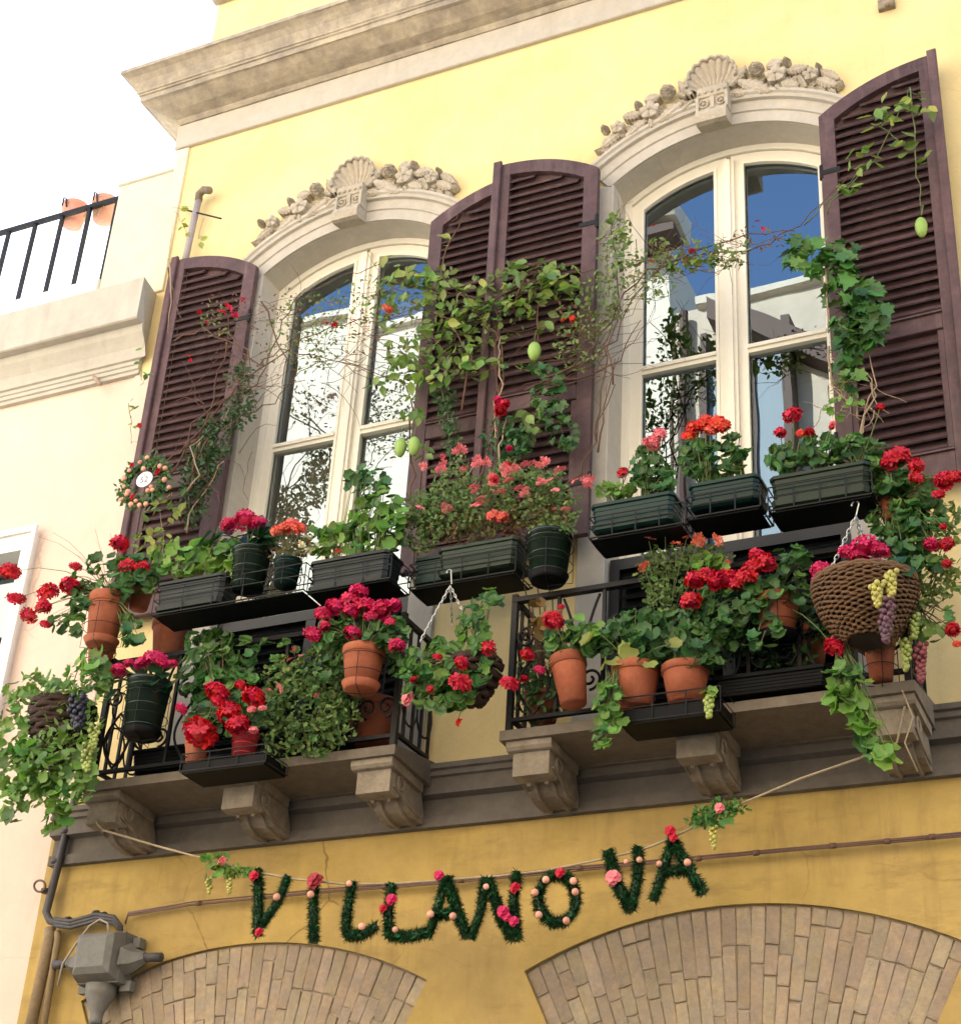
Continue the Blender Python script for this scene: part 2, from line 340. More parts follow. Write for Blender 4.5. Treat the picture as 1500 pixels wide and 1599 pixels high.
# balcony slabs and corbels
SD = -.45
SL = []
for a, b in (((130, 1218), (617, 1162)), ((780, 1140), (1428, 1070))):
    SL.append((P(*a, SD).x, P(*b, SD).x))
for k, (x0, x1) in enumerate(SL):
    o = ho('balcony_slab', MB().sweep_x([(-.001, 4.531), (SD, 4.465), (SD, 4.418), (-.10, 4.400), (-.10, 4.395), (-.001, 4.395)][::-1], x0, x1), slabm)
cb = [(-.10, 4.395), (-.425, 4.414), (-.425, 4.385), (-.418, 4.378), (-.410, 4.376), (-.402, 4.366), (-.395, 4.364), (-.395, 4.262), (-.36, 4.258), (-.315, 4.256), (-.28, 4.276), (-.255, 4.282), (-.235, 4.272), (-.215, 4.252), (-.185, 4.232), (-.14, 4.220), (-.09, 4.216), (-.045, 4.218), (-.02, 4.23)]
for l, r in ((128, 179), (341, 392), (556, 601), (803, 848), (1057, 1112), (1367, 1414)):
    y = 1242 - (l-556)*.105
    x0, x1 = P(l, y, -.41).x, P(r, y-6, -.41).x
    xm = (x0+x1)/2; hw = .088
    core = [(y_, z) if i not in (1, 2, 3, 4, 5, 6) else (-.395, z) for i, (y_, z) in enumerate(cb)]
    mb = MB(); mb.sweep_x(core, xm-hw, xm+hw)
    mb.sweep_x([(-.11, 4.398), (-.43, 4.416), (-.43, 4.390), (-.418, 4.376), (-.405, 4.372), (-.11, 4.352)], xm-hw-.022, xm+hw+.022)
    # scroll cheeks
    for s in (-1, 1):
        xs = xm+s*(hw+.004)
        mb.tube([(xs, -.30+.032*math.cos(t), 4.33+.032*math.sin(t)) for t in [i*2*PI/14 for i in range(15)]], .008, 5)
        mb.tube([(xs, -.36+.28*t, 4.30-.06*math.sin(t*PI*.5)) for t in [i/8 for i in range(9)]], .006, 5)
    for q in (-.45, .45): mb.tube([(xm+q*hw*1.1, y_-.0, z-.003) for y_, z in cb[9:18]], .012, 5)
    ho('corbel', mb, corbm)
# brick arches
rb = random.Random(11)
def brickmesh(k):
    r_ = random.Random(k); n = 4
    j = lambda: r_.uniform(-.05, .05)
    v = []
    for (y, c) in ((0, 0), (-.8, 0), (-1, .09)):
        for sx, sz in ((-1, -1), (0, -1), (1, -1), (1, 0), (1, 1), (0, 1), (-1, 1), (-1, 0)):
            v.append((sx*(.5-c)+(j() if c or y else j()*.6), y+(r_.uniform(-.05, .05) if c else 0), sz*(.5-c*.45)+j()*.35))
    v.append((j(), -1.03, j()))
    f = []
    for i in range(2):
        for q in range(8): f.append((i*8+q, i*8+(q+1) % 8, (i+1)*8+(q+1) % 8, (i+1)*8+q))
    f += [(16+q, 16+(q+1) % 8, 24) for q in range(8)]
    return MB().add(v, f).mesh('brick', brickm)
bms = [brickmesh(i) for i in range(8)]
for c in BC:
    cx, cz, R = c
    A = obj('brick_arch', MB().add([(x, .025, z) for x, z in brick_loop(c)[:26]+[brick_loop(c)[-1]]], [tuple(range(27))]), mortar, HOUSE, False, HOUSE.location)
    N_ = 30; da = 2*BA/N_
    cand = []
    for i in range(N_):
        a = -BA+da*(i+.5); rad = R-.004
        first = rb.choice((.08, .13, .17, .21, .25, .29))
        while rad > R-.62:
            ln = first if rad > R-.01 else rb.choice((.27, .25, .23, .13, .18)); first = 0
            rc = rad-ln/2; wv = rc*da
            o = link('brick', rb.choice(bms), A)
            o.location = Vector((cx+rc*math.sin(a), .0255, cz+rc*math.cos(a)))-HOUSE.location
            o.rotation_euler = (rb.uniform(-.012, .012), a+rb.uniform(-.008, .008), rb.uniform(-.02, .02))
            o.scale = (wv*rb.uniform(.90, .97), (.0085+rb.uniform(-.004, .004)), ln-.006-rb.uniform(0, .005))
            rad -= ln
    ho('cellar_door', MB().box(cx-.66, cx+.66, .2, .25, .03, cz+R*1-.66), shut)
# window surrounds with carved ornament
def arch_sweep(cx, R0, prof, a, n=26):          # prof: (radial offset, y)
    mb = MB(); k = len(prof); v = []
    for i in range(n+1):
        t = -a+2*a*i/n
        v += [(cx+(R0+dr)*math.sin(t), y, ACZ+(R0+dr)*math.cos(t)) for dr, y in prof]
    f = [(i*k+j, i*k+(j+1) % k, (i+1)*k+(j+1) % k, (i+1)*k+j) for i in range(n) for j in range(k)]
    f += [tuple(range(k))[::-1], tuple(n*k+j for j in range(k))]
    return mb.add(v, f)
OX = P(1110, 130, -.06).x - WC[1]
def zoomp(x, y): return (x/3.409+900, y/3.409+60)
def carved_leaf(b, t, wid, Y=-.055, wf=1.3):
    wid *= wf
    B = P(*zoomp(*b), Y); T = P(*zoomp(*t), Y); d = T-B; ln = d.length; d.normalize(); s = Vector((d.z, 0, -d.x)); up = Vector((0, -1, 0))
    v = []; n = 12
    for i in range(n+1):
        u = i/n; ww = wid*math.sin(PI*min(1, u*.93+.06))**.8*(1+(.16 if i % 2 else -.16))
        c = B+d*ln*u
        v += [c-s*ww+up*(.0), c-s*ww*.5+up*(.015*math.sin(PI*(.15+u*.8))), c+up*.008, c+s*ww*.5+up*(.015*math.sin(PI*(.15+u*.8))), c+s*ww]
        v += [c-s*ww+Vector((0, .05, 0)), c+s*ww+Vector((0, .05, 0))]
    f = []
    for i in range(n):
        o = i*7; q = o+7
        f += [(o+j, o+j+1, q+j+1, q+j) for j in range(4)]+[(o+5, o, q, q+5), (o+4, o+6, q+6, q+4)]
    return MB().add(v, f)
def carved_leaf2(B, T, wid):
    d = T-B; ln = d.length; d.normalize(); s = Vector((d.z, 0, -d.x)); v = []; n = 6
    for i in range(n+1):
        u = i/n; ww = wid*max(.04, math.sin(PI*min(1, u*.95+.05)))*(1.12 if i % 2 else .85); c = B+d*ln*u
        v += [c-s*ww+Vector((0, .035, 0)), c-s*ww, c-s*ww*.45+Vector((0, -.012, 0)), c+Vector((0, -.004, 0)), c+s*ww*.45+Vector((0, -.012, 0)), c+s*ww, c+s*ww+Vector((0, .035, 0))]
    return MB().add(v, [(i*7+j, i*7+j+1, i*7+j+8, i*7+j+7) for i in range(n) for j in range(6)])
def carved_flower(c, r, Y=-.06, rose=False):
    C = P(*zoomp(*c), Y); mb = MB(); m_ = pxm(*zoomp(*c), Y)/3.409; r = r*m_*1.12
    if rose:
        for k_, (rr_, h) in enumerate(((1, .02), (.72, .036), (.45, .048))):
            n = 25; v = []
            for j in range(n):
                a = 2*PI*j/n; q = 1+.10*math.cos(a*5+k_); v += [C+Vector((math.cos(a)*r*rr_*q, -h+.004+.004*math.cos(a*5), math.sin(a)*r*rr_*q)), C+Vector((math.cos(a)*r*rr_*.72, -h+.014, math.sin(a)*r*rr_*.72)), C+Vector((math.cos(a)*r*rr_*.9*q, .02, math.sin(a)*r*rr_*.9*q))]
            mb.add(v, [f_ for j in range(n) for f_ in ((j*3, j*3+1, (j+1) % n*3+1, (j+1) % n*3), (j*3+2, j*3, (j+1) % n*3, (j+1) % n*3+2))]+[tuple(j*3+1 for j in range(n))])
        mb.ball(C+Vector((0, -.045, 0)), r*.2, 7, 4)
    else:
        for j in range(5):
            a = 2*PI*j/5+.3; n = 6; v = [C+Vector((0, -.03, 0))]
            for i in range(n+1):
                b = a-.6+1.2*i/n; q = r*(1.0+.12*math.cos((b-a)*5)); v.append(C+Vector((math.cos(b)*q, -.012-.012*math.cos((b-a)*2.5), math.sin(b)*q)))
            k = len(v); v += [x+Vector((0, .06, 0)) for x in v[1:]]
            f = [(0, i, i+1) for i in range(1, n+1)]+[(i, i+n+1, i+n+2, i+1) for i in range(1, n+1)]
            f += [(0, 1, n+2), (0, n+1, 2*n+2)]
            mb.add(v, f)
        mb.ball(C+Vector((0, -.032, 0)), r*.22, 7, 4)
        mb.ball(C+Vector((0, .01, 0)), r*.5, 8, 4, (1, .4, 1))
    return mb
LEAVES = [((235, 490), (125, 585), 24), ((262, 525), (375, 425), 26), ((435, 440), (562, 335), 27), ((560, 385), (622, 325), 16), ((245, 415), (355, 395), 22), ((360, 330), (445, 305), 26), ((610, 300), (540, 225), 20), ((815, 255), (900, 145), 22), ((860, 225), (1040, 280), 30), ((815, 290), (912, 285), 20), ((1090, 235), (1185, 250), 30), ((1115, 175), (1235, 145), 24), ((1185, 200), (1222, 258), 16), ((1280, 215), (1385, 248), 26), ((1290, 165), (1400, 215), 20), ((1010, 150), (1095, 115), 30), ((390, 430), (400, 470), 14), ((1060, 250), (1085, 275), 14), ((540, 290), (580, 310), 12)]
FLOWERS = [((485, 285), 38, True), ((955, 165), 38, True), ((392, 388), 46, False), ((1062, 195), 48, False), ((222, 478), 34, False), ((1248, 195), 36, False), ((155, 490), 20, True), ((332, 363), 20, True), ((1120, 130), 20, True), ((1290, 160), 16, True)]
def ornament(cx):
    S = ho('window_surround', arch_sweep(cx, AR, [(0, -.0015), (0, -.02), (.07, -.02), (.075, -.03), (.083, -.03), (.088, -.018), (.145, -.024), (.15, -.045), (.168, -.050), (.178, -.062), (.195, -.062), (.203, -.045), (.206, -.02), (.206, -.0015)], math.asin(HW/AR)+.03), archstone)
    dx = cx-WC[1]
    def sub(name, mb, m_=carved, sm=False):
        mb.v = [(a[0]+dx, a[1], a[2]) for a in mb.v]; return obj(name, mb, m_, S, sm, HOUSE.location)
    for s in (-1, 1):
        mb = MB(); mb.cbox(cx+s*HW-(.15 if s < 0 else 0), cx+s*HW+(0 if s < 0 else .15), -.02, -.0015, FLOOR+.05, ACZ+.775, .004)
        mb.v = [(a[0]-dx, a[1], a[2]) for a in mb.v]
        sub('jamb', mb, archstone)
    sub('carved_backing', (lambda m_: (setattr(m_, 'v', [(a[0]-dx, a[1], a[2]) for a in m_.v]), m_)[1])(arch_sweep(cx, AR, [(.19, -.002), (.19, -.03), (.225, -.036), (.26, -.028), (.275, -.002)], .50, 40)))
    rl = random.Random(4)
    for q in range(9):
        for sg in (-1, 1):
            for tilt in (-.45, .5):
                a = sg*(.13+q*.052); rad = AR+(.235 if tilt > 0 else .225)+rl.uniform(-.008, .008); ln = rl.uniform(.075, .105)*(1-q*.02)
                b0 = Vector((WC[1]+rad*math.sin(a), 0, ACZ+rad*math.cos(a))); da = a+sg*(PI/2-tilt*rl.uniform(.7, 1.2)); t0 = b0+Vector((math.sin(da)*ln, 0, math.cos(da)*ln))
                B2, T2 = b0+Vector((0, -.040, 0)), t0+Vector((0, -.046, 0))
                sub('carved_leaf', carved_leaf2(B2, T2, rl.uniform(.017, .024)))
    for b, t, wd in LEAVES: sub('carved_leaf', carved_leaf(b, t, wd*pxm(*zoomp(*b), 0)/3.409), carved, False)
    for c, r, rose in FLOWERS: sub('carved_flower', carved_flower(c, r, rose=rose), carved, False)
    # backing strip of the garland
    # shell
    B = P(*zoomp(722, 290), -.05); T = P(*zoomp(716, 108), -.05); H = (T.z-B.z)*.93; mb = MB(); v = []; f = []
    na, nr = 100, 7
    for i in range(na+1):
        a = -1.8+3.6*i/na
        for j in range(nr+1):
            u = j/nr; sc = 1+.045*(abs(math.cos(i*PI/10))-.5)*u
            rad = H*.60*sc; x = math.sin(a)*rad*u*.98; z = H*.42*(u**.7)+math.cos(a)*rad*u
            y = -.025-.045*u**2-.009*(abs(math.cos(i*PI/10))-.5)*2*u**.7+.02*math.sin(u*PI)
            v.append((B.x+x, y, B.z+z))
    nb = len(v); v += [(x, .01, z) for x, y, z in [v[i*(nr+1)+nr] for i in range(na+1)]]
    for i in range(na):
        for j in range(nr): f.append((i*(nr+1)+j, (i+1)*(nr+1)+j, (i+1)*(nr+1)+j+1, i*(nr+1)+j+1))
        f.append((i*(nr+1)+nr, (i+1)*(nr+1)+nr, nb+i+1, nb+i))
    em = MB().tube([Vector(v[i*(nr+1)+nr]) for i in range(na+1)], .010, 6); sub('shell', MB().add(v, f).add(em.v, em.f), carved, True)
    k = MB(); kx = WC[1]; z1, z0 = ACZ+AR+.245, ACZ+AR-.03
    k.sweep_x([(0, z1), (-.10, z1), (-.11, z1-.012), (-.10, z1-.07), (-.09, z1-.075), (-.095, z1-.16), (-.125, z1-.19), (-.14, z1-.23), (-.13, z1-.275), (-.10, z0-.005), (-.05, z0+.01), (0, z0+.03)], kx-.088, kx+.088)
    for i in range(5): k.ball((kx-.075+.0375*i, -.108, z1-.045), .010, 6, 4)
    k.sweep_x([(-.085, z1-.08), (-.112, z1-.085), (-.10, z1-.16), (-.085, z1-.16)], kx-.012, kx+.012)
    for s in (-1, 1):
        k.tube([(kx+s*.05+.026*math.cos(t), -.099, z1-.122+.026*math.sin(t)) for t in [i*2*PI/10 for i in range(11)]], .006, 5)
        k.ball((kx+s*.05, -.1, z1-.122), .012, 6, 4)
        k.box(kx+s*.084-.008, kx+s*.084+.008, -.112, -.05, z1-.185, z1-.075)
    sub('keystone', k)
for c in WC: ornament(c)
# windows
def leaf_loop(cx, x0, x1, z0, dr, n=8):
    R = AR-dr; zt = lambda x: ACZ+math.sqrt(R*R-x*x)
    return [(cx+x0, z0), (cx+x1, z0)]+[(cx+x1+(x0-x1)*i/n, zt(x1+(x0-x1)*i/n)) for i in range(n+1)]
TZ = 6.73
for wi, cx in enumerate(WC):
    Wn = ho('french_window', MB().ring(win_loop(cx, 0.0), win_loop(cx, -.038), .17, .268), cream)
    def ws(name, mb, m_=cream, sm=False): return obj(name, mb, m_, Wn, sm, HOUSE.location)
    for s in (-1, 1):
        xa, xb = (-.576, -.012) if s < 0 else (.012, .576)
        mb = MB(); mb.ring(leaf_loop(cx, xa, xb, FLOOR+.04, .043), leaf_loop(cx, xa+.068, xb-.068, FLOOR+.45, .112), .185, .24)
        mb.ring(leaf_loop(cx, xa+.058, xb-.058, FLOOR+.44, .102), leaf_loop(cx, xa+.075, xb-.075, FLOOR+.46, .119), .178, .2)
        mb.box(cx+xa+.01, cx+xb-.01, .2, .235, FLOOR+.05, FLOOR+.46)
        ws('sash', mb)
        ws('sash_bar', MB().box(cx+xa+.070, cx+xb-.070, .181, .238, TZ-.028, TZ+.028).box(cx+xa+.074, cx+xb-.074, .168, .2, TZ-.004, TZ+.018))
        for lo, hi in ((FLOOR+.45, TZ-.02), (TZ+.02, None)):
            q = leaf_loop(cx, xa+.062, xb-.062, lo, .108) if hi is None else [(cx+xa+.062, lo), (cx+xb-.062, lo), (cx+xb-.062, hi), (cx+xa+.062, hi)]
            k = len(q); mid = sum(x for x, z in q)/k; t = {(-1, 0): .004, (1, 0): -.006, (-1, 1): .002, (1, 1): .0}[(s, wi)]
            ws('pane', MB().add([(x, .213+(x-mid)*t*4, z) for x, z in q], [tuple(range(k))]), glassm)
    mb = MB(); mb.sweep_x([(.24, FLOOR+.03), (.16, FLOOR+.03), (.16, ACZ+AR-.085), (.24, ACZ+AR-.085)], cx-.035, cx+.035)
    mb.sweep_x([(.165, FLOOR+.03), (.147, FLOOR+.03), (.147, ACZ+AR-.09), (.165, ACZ+AR-.09)], cx-.016, cx+.016)
    ws('centre_bead', mb)
    mb = MB()
    x0, x1 = cx-1.0, cx+1.0
    mb.add([(x0, .275, 4.4), (x1, .275, 4.4), (x1, 3, 4.4), (x0, 3, 4.4), (x0, .275, 8.4), (x1, .275, 8.4), (x1, 3, 8.4), (x0, 3, 8.4)], [(0, 1, 2, 3), (4, 5, 6, 7), (1, 2, 6, 5), (2, 3, 7, 6), (3, 0, 4, 7)])
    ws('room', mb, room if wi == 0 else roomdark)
    if wi == 0:
        for s in (-1, 1):       # cream inner shutters folded behind the glass
            xo = cx+s*.56
            for (a, b) in ((0, .27), (.275, .535)):
                z0, z1 = FLOOR+.3, 7.72
                M_ = Matrix.Translation((xo, .30, 0)) @ Matrix.Rotation(-s*math.radians(9 if a == 0 else 6), 4, 'Z')
                mb = MB(); mb.box(-s*a, -s*b, 0, .022, z0, z1, M_); 
                for (p, q) in ((z0+.1, 5.6), (5.7, 6.6), (6.7, z1-.1)): mb.box(-s*(a+.04), -s*(b-.04), -.008, .002, p, q, M_)
                ws('inner_shutter', mb, mat('inner_shutter_paint', (.78, .70, .54), .5, .08, 6))
# shutters
def shutter(hx, s, Y, rot, nm):
    """hx hinge x, s direction away from the window, top edge follows the window arch"""
    W_ = .625; fy0, fy1 = -.02, .02
    zt = lambda u, d=0: ACZ+math.sqrt((AR+.02-d)**2-(HW-u)**2)
    S_ = thing('shutter', None, None, (0, 0, 0)); S_.parent = HOUSE
    a, b = .08, .545
    S_.location = Vector((hx, Y, 0))-HOUSE.location; S_.rotation_euler = (0, 0, rot)
    zb = 5.59
    def part(name, mb, m_=shut): 
        me = mb.mesh(name, m_); return link(name, me, S_)
    st = .082
    for a, b in ((0, st), (W_-st, W_)):
        mb = MB(); n = 4; lo = [(s*a, zb), (s*b, zb)]+[(s*(b+(a-b)*i/n), zt(b+(a-b)*i/n)) for i in range(n+1)]
        k = len(lo); mb.add([(x, y, z) for y in (fy0, fy1) for x, z in lo], [tuple(range(k)), tuple(range(k, 2*k))[::-1]]+[(j, k+j, k+(j+1) % k, (j+1) % k) for j in range(k)])
        part('stile', mb)
    mb = MB(); n = 10; a, b = st, W_-st
    lo = [(s*(a+(b-a)*i/n), zt(a+(b-a)*i/n)) for i in range(n+1)]+[(s*(b+(a-b)*i/n), zt(b+(a-b)*i/n, .085)) for i in range(n+1)]
    k = len(lo); mb.add([(x, y, z) for y in (fy0+.001, fy1-.001) for x, z in lo], [(i, i+1, k-2-i, k-1-i) for i in range(n)]+[(k+i, k+k-1-i, k+k-2-i, k+i+1) for i in range(n)]+[(j, k+j, k+(j+1) % k, (j+1) % k) for j in range(k)])
    part('top_rail', mb)
    X0, X1 = sorted((s*st, s*(W_-st)))
    for z0, z1 in ((6.40, 6.50), (zb+.002, 5.73)): part('rail', MB().cbox(X0, X1, fy0+.001, fy1-.001, z0, z1).box(X0, X1, fy0-.012, fy0+.002, z1-.012, z1-.002))
    # inner sub-frame round the lower louvres
    for z0, z1 in ((5.74, 6.39),):
        part('inner_frame', MB().box(X0+.002, X0+.03, fy0+.004, fy1-.004, z0, z1)); part('inner_frame', MB().box(X1-.03, X1-.002, fy0+.004, fy1-.004, z0, z1))
    sm = MB().box(-.5, .5, -.029, .029, -.0045, .0045, Matrix.Rotation(math.radians(50), 4, 'X')).mesh('slat', shut)
    z = 5.76; q = 0
    while z < 8.1:
        if not 6.38 < z < 6.52:
            ins = .031 if z < 6.4 else .0
            # clip slat under the arched rail
            xa, xb = st, W_-st
            while xa < W_-st and zt(xa, .085) < z+.015: xa += .01
            if xb-xa > .05:
                o = link('slat', sm, S_, (s*(xa+xb)/2, rr.uniform(-.001, .001), z)); o.scale = (xb-xa-2*ins, 1, 1); o.rotation_euler = (rr.uniform(-.09, .09), rr.uniform(-.008, .008), rr.uniform(-.004, .004))
        z += .0585; q += 1
        if 6.38 < z < 6.44: z = 6.54
    # astragal strip on the free edge and hinge straps
    part('astragal', MB().cbox(min(s*(W_-.03), s*(W_+.018)), max(s*(W_-.03), s*(W_+.018)), fy0-.026, fy0-.001, zb, zt(W_)+.015, .006))
    hm = MB()
    for hz in (5.85, 7.5): hm.tube([(0, -.012, hz), (0, -.012, hz+.09)], .013, 8); hm.box(min(0, s*.1), max(0, s*.1), fy0-.004, fy0-.0005, hz+.02, hz+.05)
    part('hinge', hm, iron)
    a, b = st, W_-st; lo = [(s*a, 5.7), (s*b, 5.7)]+[(s*(b+(a-b)*i/6), zt(b+(a-b)*i/6, .05)) for i in range(7)]
    mb = MB(); k = len(lo); mb.add([(x, y, z) for y in (fy1+.002, fy1+.005) for x, z in lo], [tuple(range(k)), tuple(range(k, 2*k))[::-1]]+[(j, k+j, k+(j+1) % k, (j+1) % k) for j in range(k)])
    part('added_gap_blocker', mb)  # added sheet behind the slats so the louvre gaps read dark
    for key in ('label', 'category'):
        if key in S_: del S_[key]
    return S_
darkl = mat('blue_black_paint', (.005, .007, .011), .4, .2, 10, spec=.4)
for cx in WC:
    S2 = ho('louvred_screen', MB().ring([(cx-HW+.01, FLOOR+.02), (cx+HW-.01, FLOOR+.02), (cx+HW-.01, 5.52), (cx-HW+.01, 5.52)], [(cx-HW+.06, FLOOR+.08), (cx+HW-.06, FLOOR+.08), (cx+HW-.06, 5.46), (cx-HW+.06, 5.46)], .03, .07).box(cx-.03, cx+.03, .032, .068, FLOOR+.08, 5.46), darkl)
    obj('back_panel', MB().box(cx-HW+.02, cx+HW-.02, .075, .08, FLOOR+.03, 5.51), darkl, S2, False, HOUSE.location)
    sm = MB().box(-.5, .5, -.026, .026, -.004, .004, Matrix.Rotation(math.radians(35), 4, 'X')).mesh('slat', darkl)
    for s in (-1, 1):
        z = FLOOR+.11
        while z < 5.45:
            o = link('slat', sm, S2, Vector((cx+s*.285, .05, z))-HOUSE.location); o.scale = (.50, 1, 1); z += .055
shutter(-5.08, -1, -.065, 0.02, 1)
shutter(-3.885, 1, -.045, .004, 2)
shutter(-2.795, -1, -.136, .004, 3)
shutter(-1.56, 1, -.075, -.04, 4)
# ------------------------------------------------------------------ neighbouring house on the left
NB = thing('peach_house', 'peach plastered lower house with grey cornice and roof terrace left of yellow house', 'house', (-8, 0, 0))
def no(name, mb, m_, smooth=False, parent=None): return obj(name, mb, m_, parent or NB, smooth, NB.location)
XR = -5.903; XL = -16
outer = [(XL, -.1), (XR, -.1), (XR, 7.6), (XL, 7.6)]
NWX = (-7.35, -6.53); NWZ = (4.9, 6.22)
hole = [(NWX[0], NWZ[0]), (NWX[1], NWZ[0]), (NWX[1], NWZ[1]), (NWX[0], NWZ[1])]
hole2 = [(x-2.6, z) for x, z in hole]
polys = [[Vector((x, z, 0)) for x, z in L_] for L_ in (outer, hole, hole2)]
fl = [p for q in polys for p in q]
no('wall', MB().add([(p.x, .012, p.y) for p in fl], [tuple(t) for t in tessellate_polygon(polys)]), peach)
no('side_wall', MB().box(XL, XL+.02, .02, 8, -.1, 7.9).box(XL+.02, XR-.01, 7.9, 8, -.1, 7.9), peach)
no('terrace_floor', MB().box(XL, XR-.002, .03, 7.9, 7.8, 7.9), greyw)
cp = [(.05, 7.98), (-.2, 7.965), (-.2, 7.66), (-.19, 7.652), (-.135, 7.652), (-.135, 7.63), (-.125, 7.60), (-.10, 7.565), (-.075, 7.525), (-.06, 7.48), (-.055, 7.455), (-.04, 7.45), (-.04, 7.425), (-.03, 7.42), (-.03, 7.395), (-.018, 7.39), (-.018, 7.365), (.05, 7.36)]
mb = MB(); k = len(cp); mb.add([(XL, y, z) for y, z in cp]+[(-5.84 if y < -.05 else XR+.002, y, z) for y, z in cp], [(j, (j+1) % k, k+(j+1) % k, k+j) for j in range(k)]+[tuple(range(k, 2*k))])
no('cornice', mb, greyw)
no('parapet', MB().cbox(-6.385, XR-.003, .0, .2, 7.985, 9.03, .01), pale)
no('parapet_coping', MB().cbox(-6.40, XR-.003, -.02, .22, 9.032, 9.07, .008), whitep)
no('terrace_sill', MB().cbox(XL, -6.386, -.03, .2, 7.985, 8.24, .012), whitep)
for dx in (0, -2.6):
    x0, x1 = NWX[0]+dx, NWX[1]+dx; z0, z1 = NWZ
    F = no('window', MB().ring([(x0-.085, z0-.09), (x1+.085, z0-.09), (x1+.085, z1+.12), (x0-.085, z1+.12)], [(x0, z0), (x1, z0), (x1, z1), (x0, z1)], -.03, .18).ring([(x0-.10, z0-.10), (x1+.10, z0-.10), (x1+.10, z1+.15), (x0-.10, z1+.15)], [(x0-.07, z0-.07), (x1+.07, z0-.07), (x1+.07, z1+.11), (x0-.07, z1+.11)], -.05, -.028), whitep)
    obj('pane', MB().add([(x0, .14, z0), (x1, .14, z0), (x1, .14, z1), (x0, .14, z1)], [(0, 1, 2, 3)]), glassm, F, False, NB.location)
    obj('sash', MB().ring([(x0, z0), (x1, z0), (x1, z1), (x0, z1)], [(x0+.06, z0+.06), (x1-.06, z0+.06), (x1-.06, z1-.06), (x0+.06, z1-.06)], .11, .15), opb, F, False, NB.location)
    mb = MB().ring([(x0+.01, z0), (x0+.62, z0), (x0+.62, z1-.42), (x0+.01, z1-.42)], [(x0+.05, z0+.04), (x0+.58, z0+.04), (x0+.58, z1-.46), (x0+.05, z1-.46)], .0, .04)
    z = z0+.06
    while z < z1-.48:
        mb.box(x0+.05, x0+.58, .005, .03, z, z+.018); z += .035
    tb = obj('louvred_shutter', mb, teal, F, False, NB.location)
    obj('room', MB().box(x0-.3, x1+.3, .3, 2.5, z0-.2, z1+.2), roomdark, F, False, NB.location)
no('wall_return', MB().cbox(-5.93, -5.775, -.012, .01, 4.55, 7.355), peach)
# terrace railing
RL = thing('terrace_railing', 'dark iron terrace railing on the roof of the peach house', 'railing', (-7, .05, 8.24))
ox = RL.location.copy()
obj('top_rail', MB().box(-12, -6.39, .035, .065, 8.955, 8.985), iron, RL, False, ox)
obj('bottom_rail', MB().box(-12, -6.39, .04, .06, 8.255, 8.275), iron, RL, False, ox)
bm_ = MB().box(-.012, .012, -.012, .012, 8.24, 8.955).mesh('baluster', iron)
x = -6.42
while x > -9.6:
    b = link('baluster', bm_, RL, Vector((x, .05, 0))-ox); x -= .235
def pot_profile(r, h, rim=True):
    if rim: return [(r*.70, 0), (r*.93, h*.78), (r*.93, h*.79), (r*1.0, h*.80), (r*1.0, h*.985), (r*.98, h), (r*.9, h), (r*.88, h*.93)]
    return [(r*.78, 0), (r*.98, h*.93), (r*1.03, h*.94), (r*1.03, h), (r*.96, h), (r*.95, h*.95)]
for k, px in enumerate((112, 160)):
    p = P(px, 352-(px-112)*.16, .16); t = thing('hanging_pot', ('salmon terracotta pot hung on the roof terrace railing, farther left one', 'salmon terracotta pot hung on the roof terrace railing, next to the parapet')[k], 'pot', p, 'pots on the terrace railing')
    obj('pot', MB().lathe(pot_profile(.098, .17), 20), mat('hazed_terracotta', (.62, .30, .22), .8, .15, 12), t, True)  # terracotta paled to put the bright haze into its colour
    obj('hook', MB().tube([(0, -.09, .10), (0, -.11, .16), (0, -.13, .15), (0, -.13, .08)], .006, 5), iron, t)
    if k:
        mb = MB()
        for i in range(14):
            a = rr.uniform(0, 6.28); mb.tube([(0, -.04, .12), (.05*math.cos(a), -.08, .1+.03*math.sin(a)), (.09*math.cos(a), -.1, -.0+.05*math.sin(a))], .004, 4)
        obj('dry_stem', mb, twigp, t)
# ------------------------------------------------------------------ houses across the street (seen mirrored in the panes)
A_ = thing('opposite_white_house', 'sunlit white house across the street mirrored in the left window panes', 'house', (-12, -8.5, 0))
def po(name, mb, m_): return obj(name, mb, m_, A_, False, A_.location)
po('wall', MB().box(-34, -5.45, -16, -8.5, 0, 14.9), opw)
po('eave', MB().sweep_x([(-8.6, 14.9), (-7.95, 14.95), (-7.9, 15.0), (-7.9, 15.15), (-8.6, 15.3)], -7.0, -5.2), opw)
po('coping', MB().box(-34, -7.0, -8.6, -8.4, 14.9, 15.0), opw)
po('roof_soffit', MB().box(-7.0, -5.25, -8.48, -8.0, 14.80, 14.9), opb)
for x in (-6.6, -8.3, -13.0, -16.5):
    for z in (3.2, 7.0, 11.9):
        po('window', MB().box(x-.45, x+.45, -8.52, -8.48, z-.9, z+.9), opg)
        po('window_frame', MB().ring([(x-.6, z-1.05), (x+.6, z-1.05), (x+.6, z+1.05), (x-.6, z+1.05)], [(x-.45, z-.9), (x+.45, z-.9), (x+.45, z+.9), (x-.45, z+.9)], -8.5, -8.42), opt)
B_ = thing('opposite_tan_house', 'tan house with brown roof edge across the street mirrored in the right window panes', 'house', (0, -8.5, 0))
def qo(name, mb, m_): return obj(name, mb, m_, B_, False, B_.location)
qo('wall', MB().box(-5.4, 20, -16, -8.52, 0, 13.9), opt)
qo('eave', MB().sweep_x([(-8.6, 13.85), (-8.42, 13.9), (-8.4, 13.98), (-8.6, 14.05)], -5.1, 20), opw)
for i in range(3):
    x = -4.9+i*.0
qo('glass_bay', MB().box(-4.9, -4.15, -8.5, -8.3, 10.2, 13.0), opg)
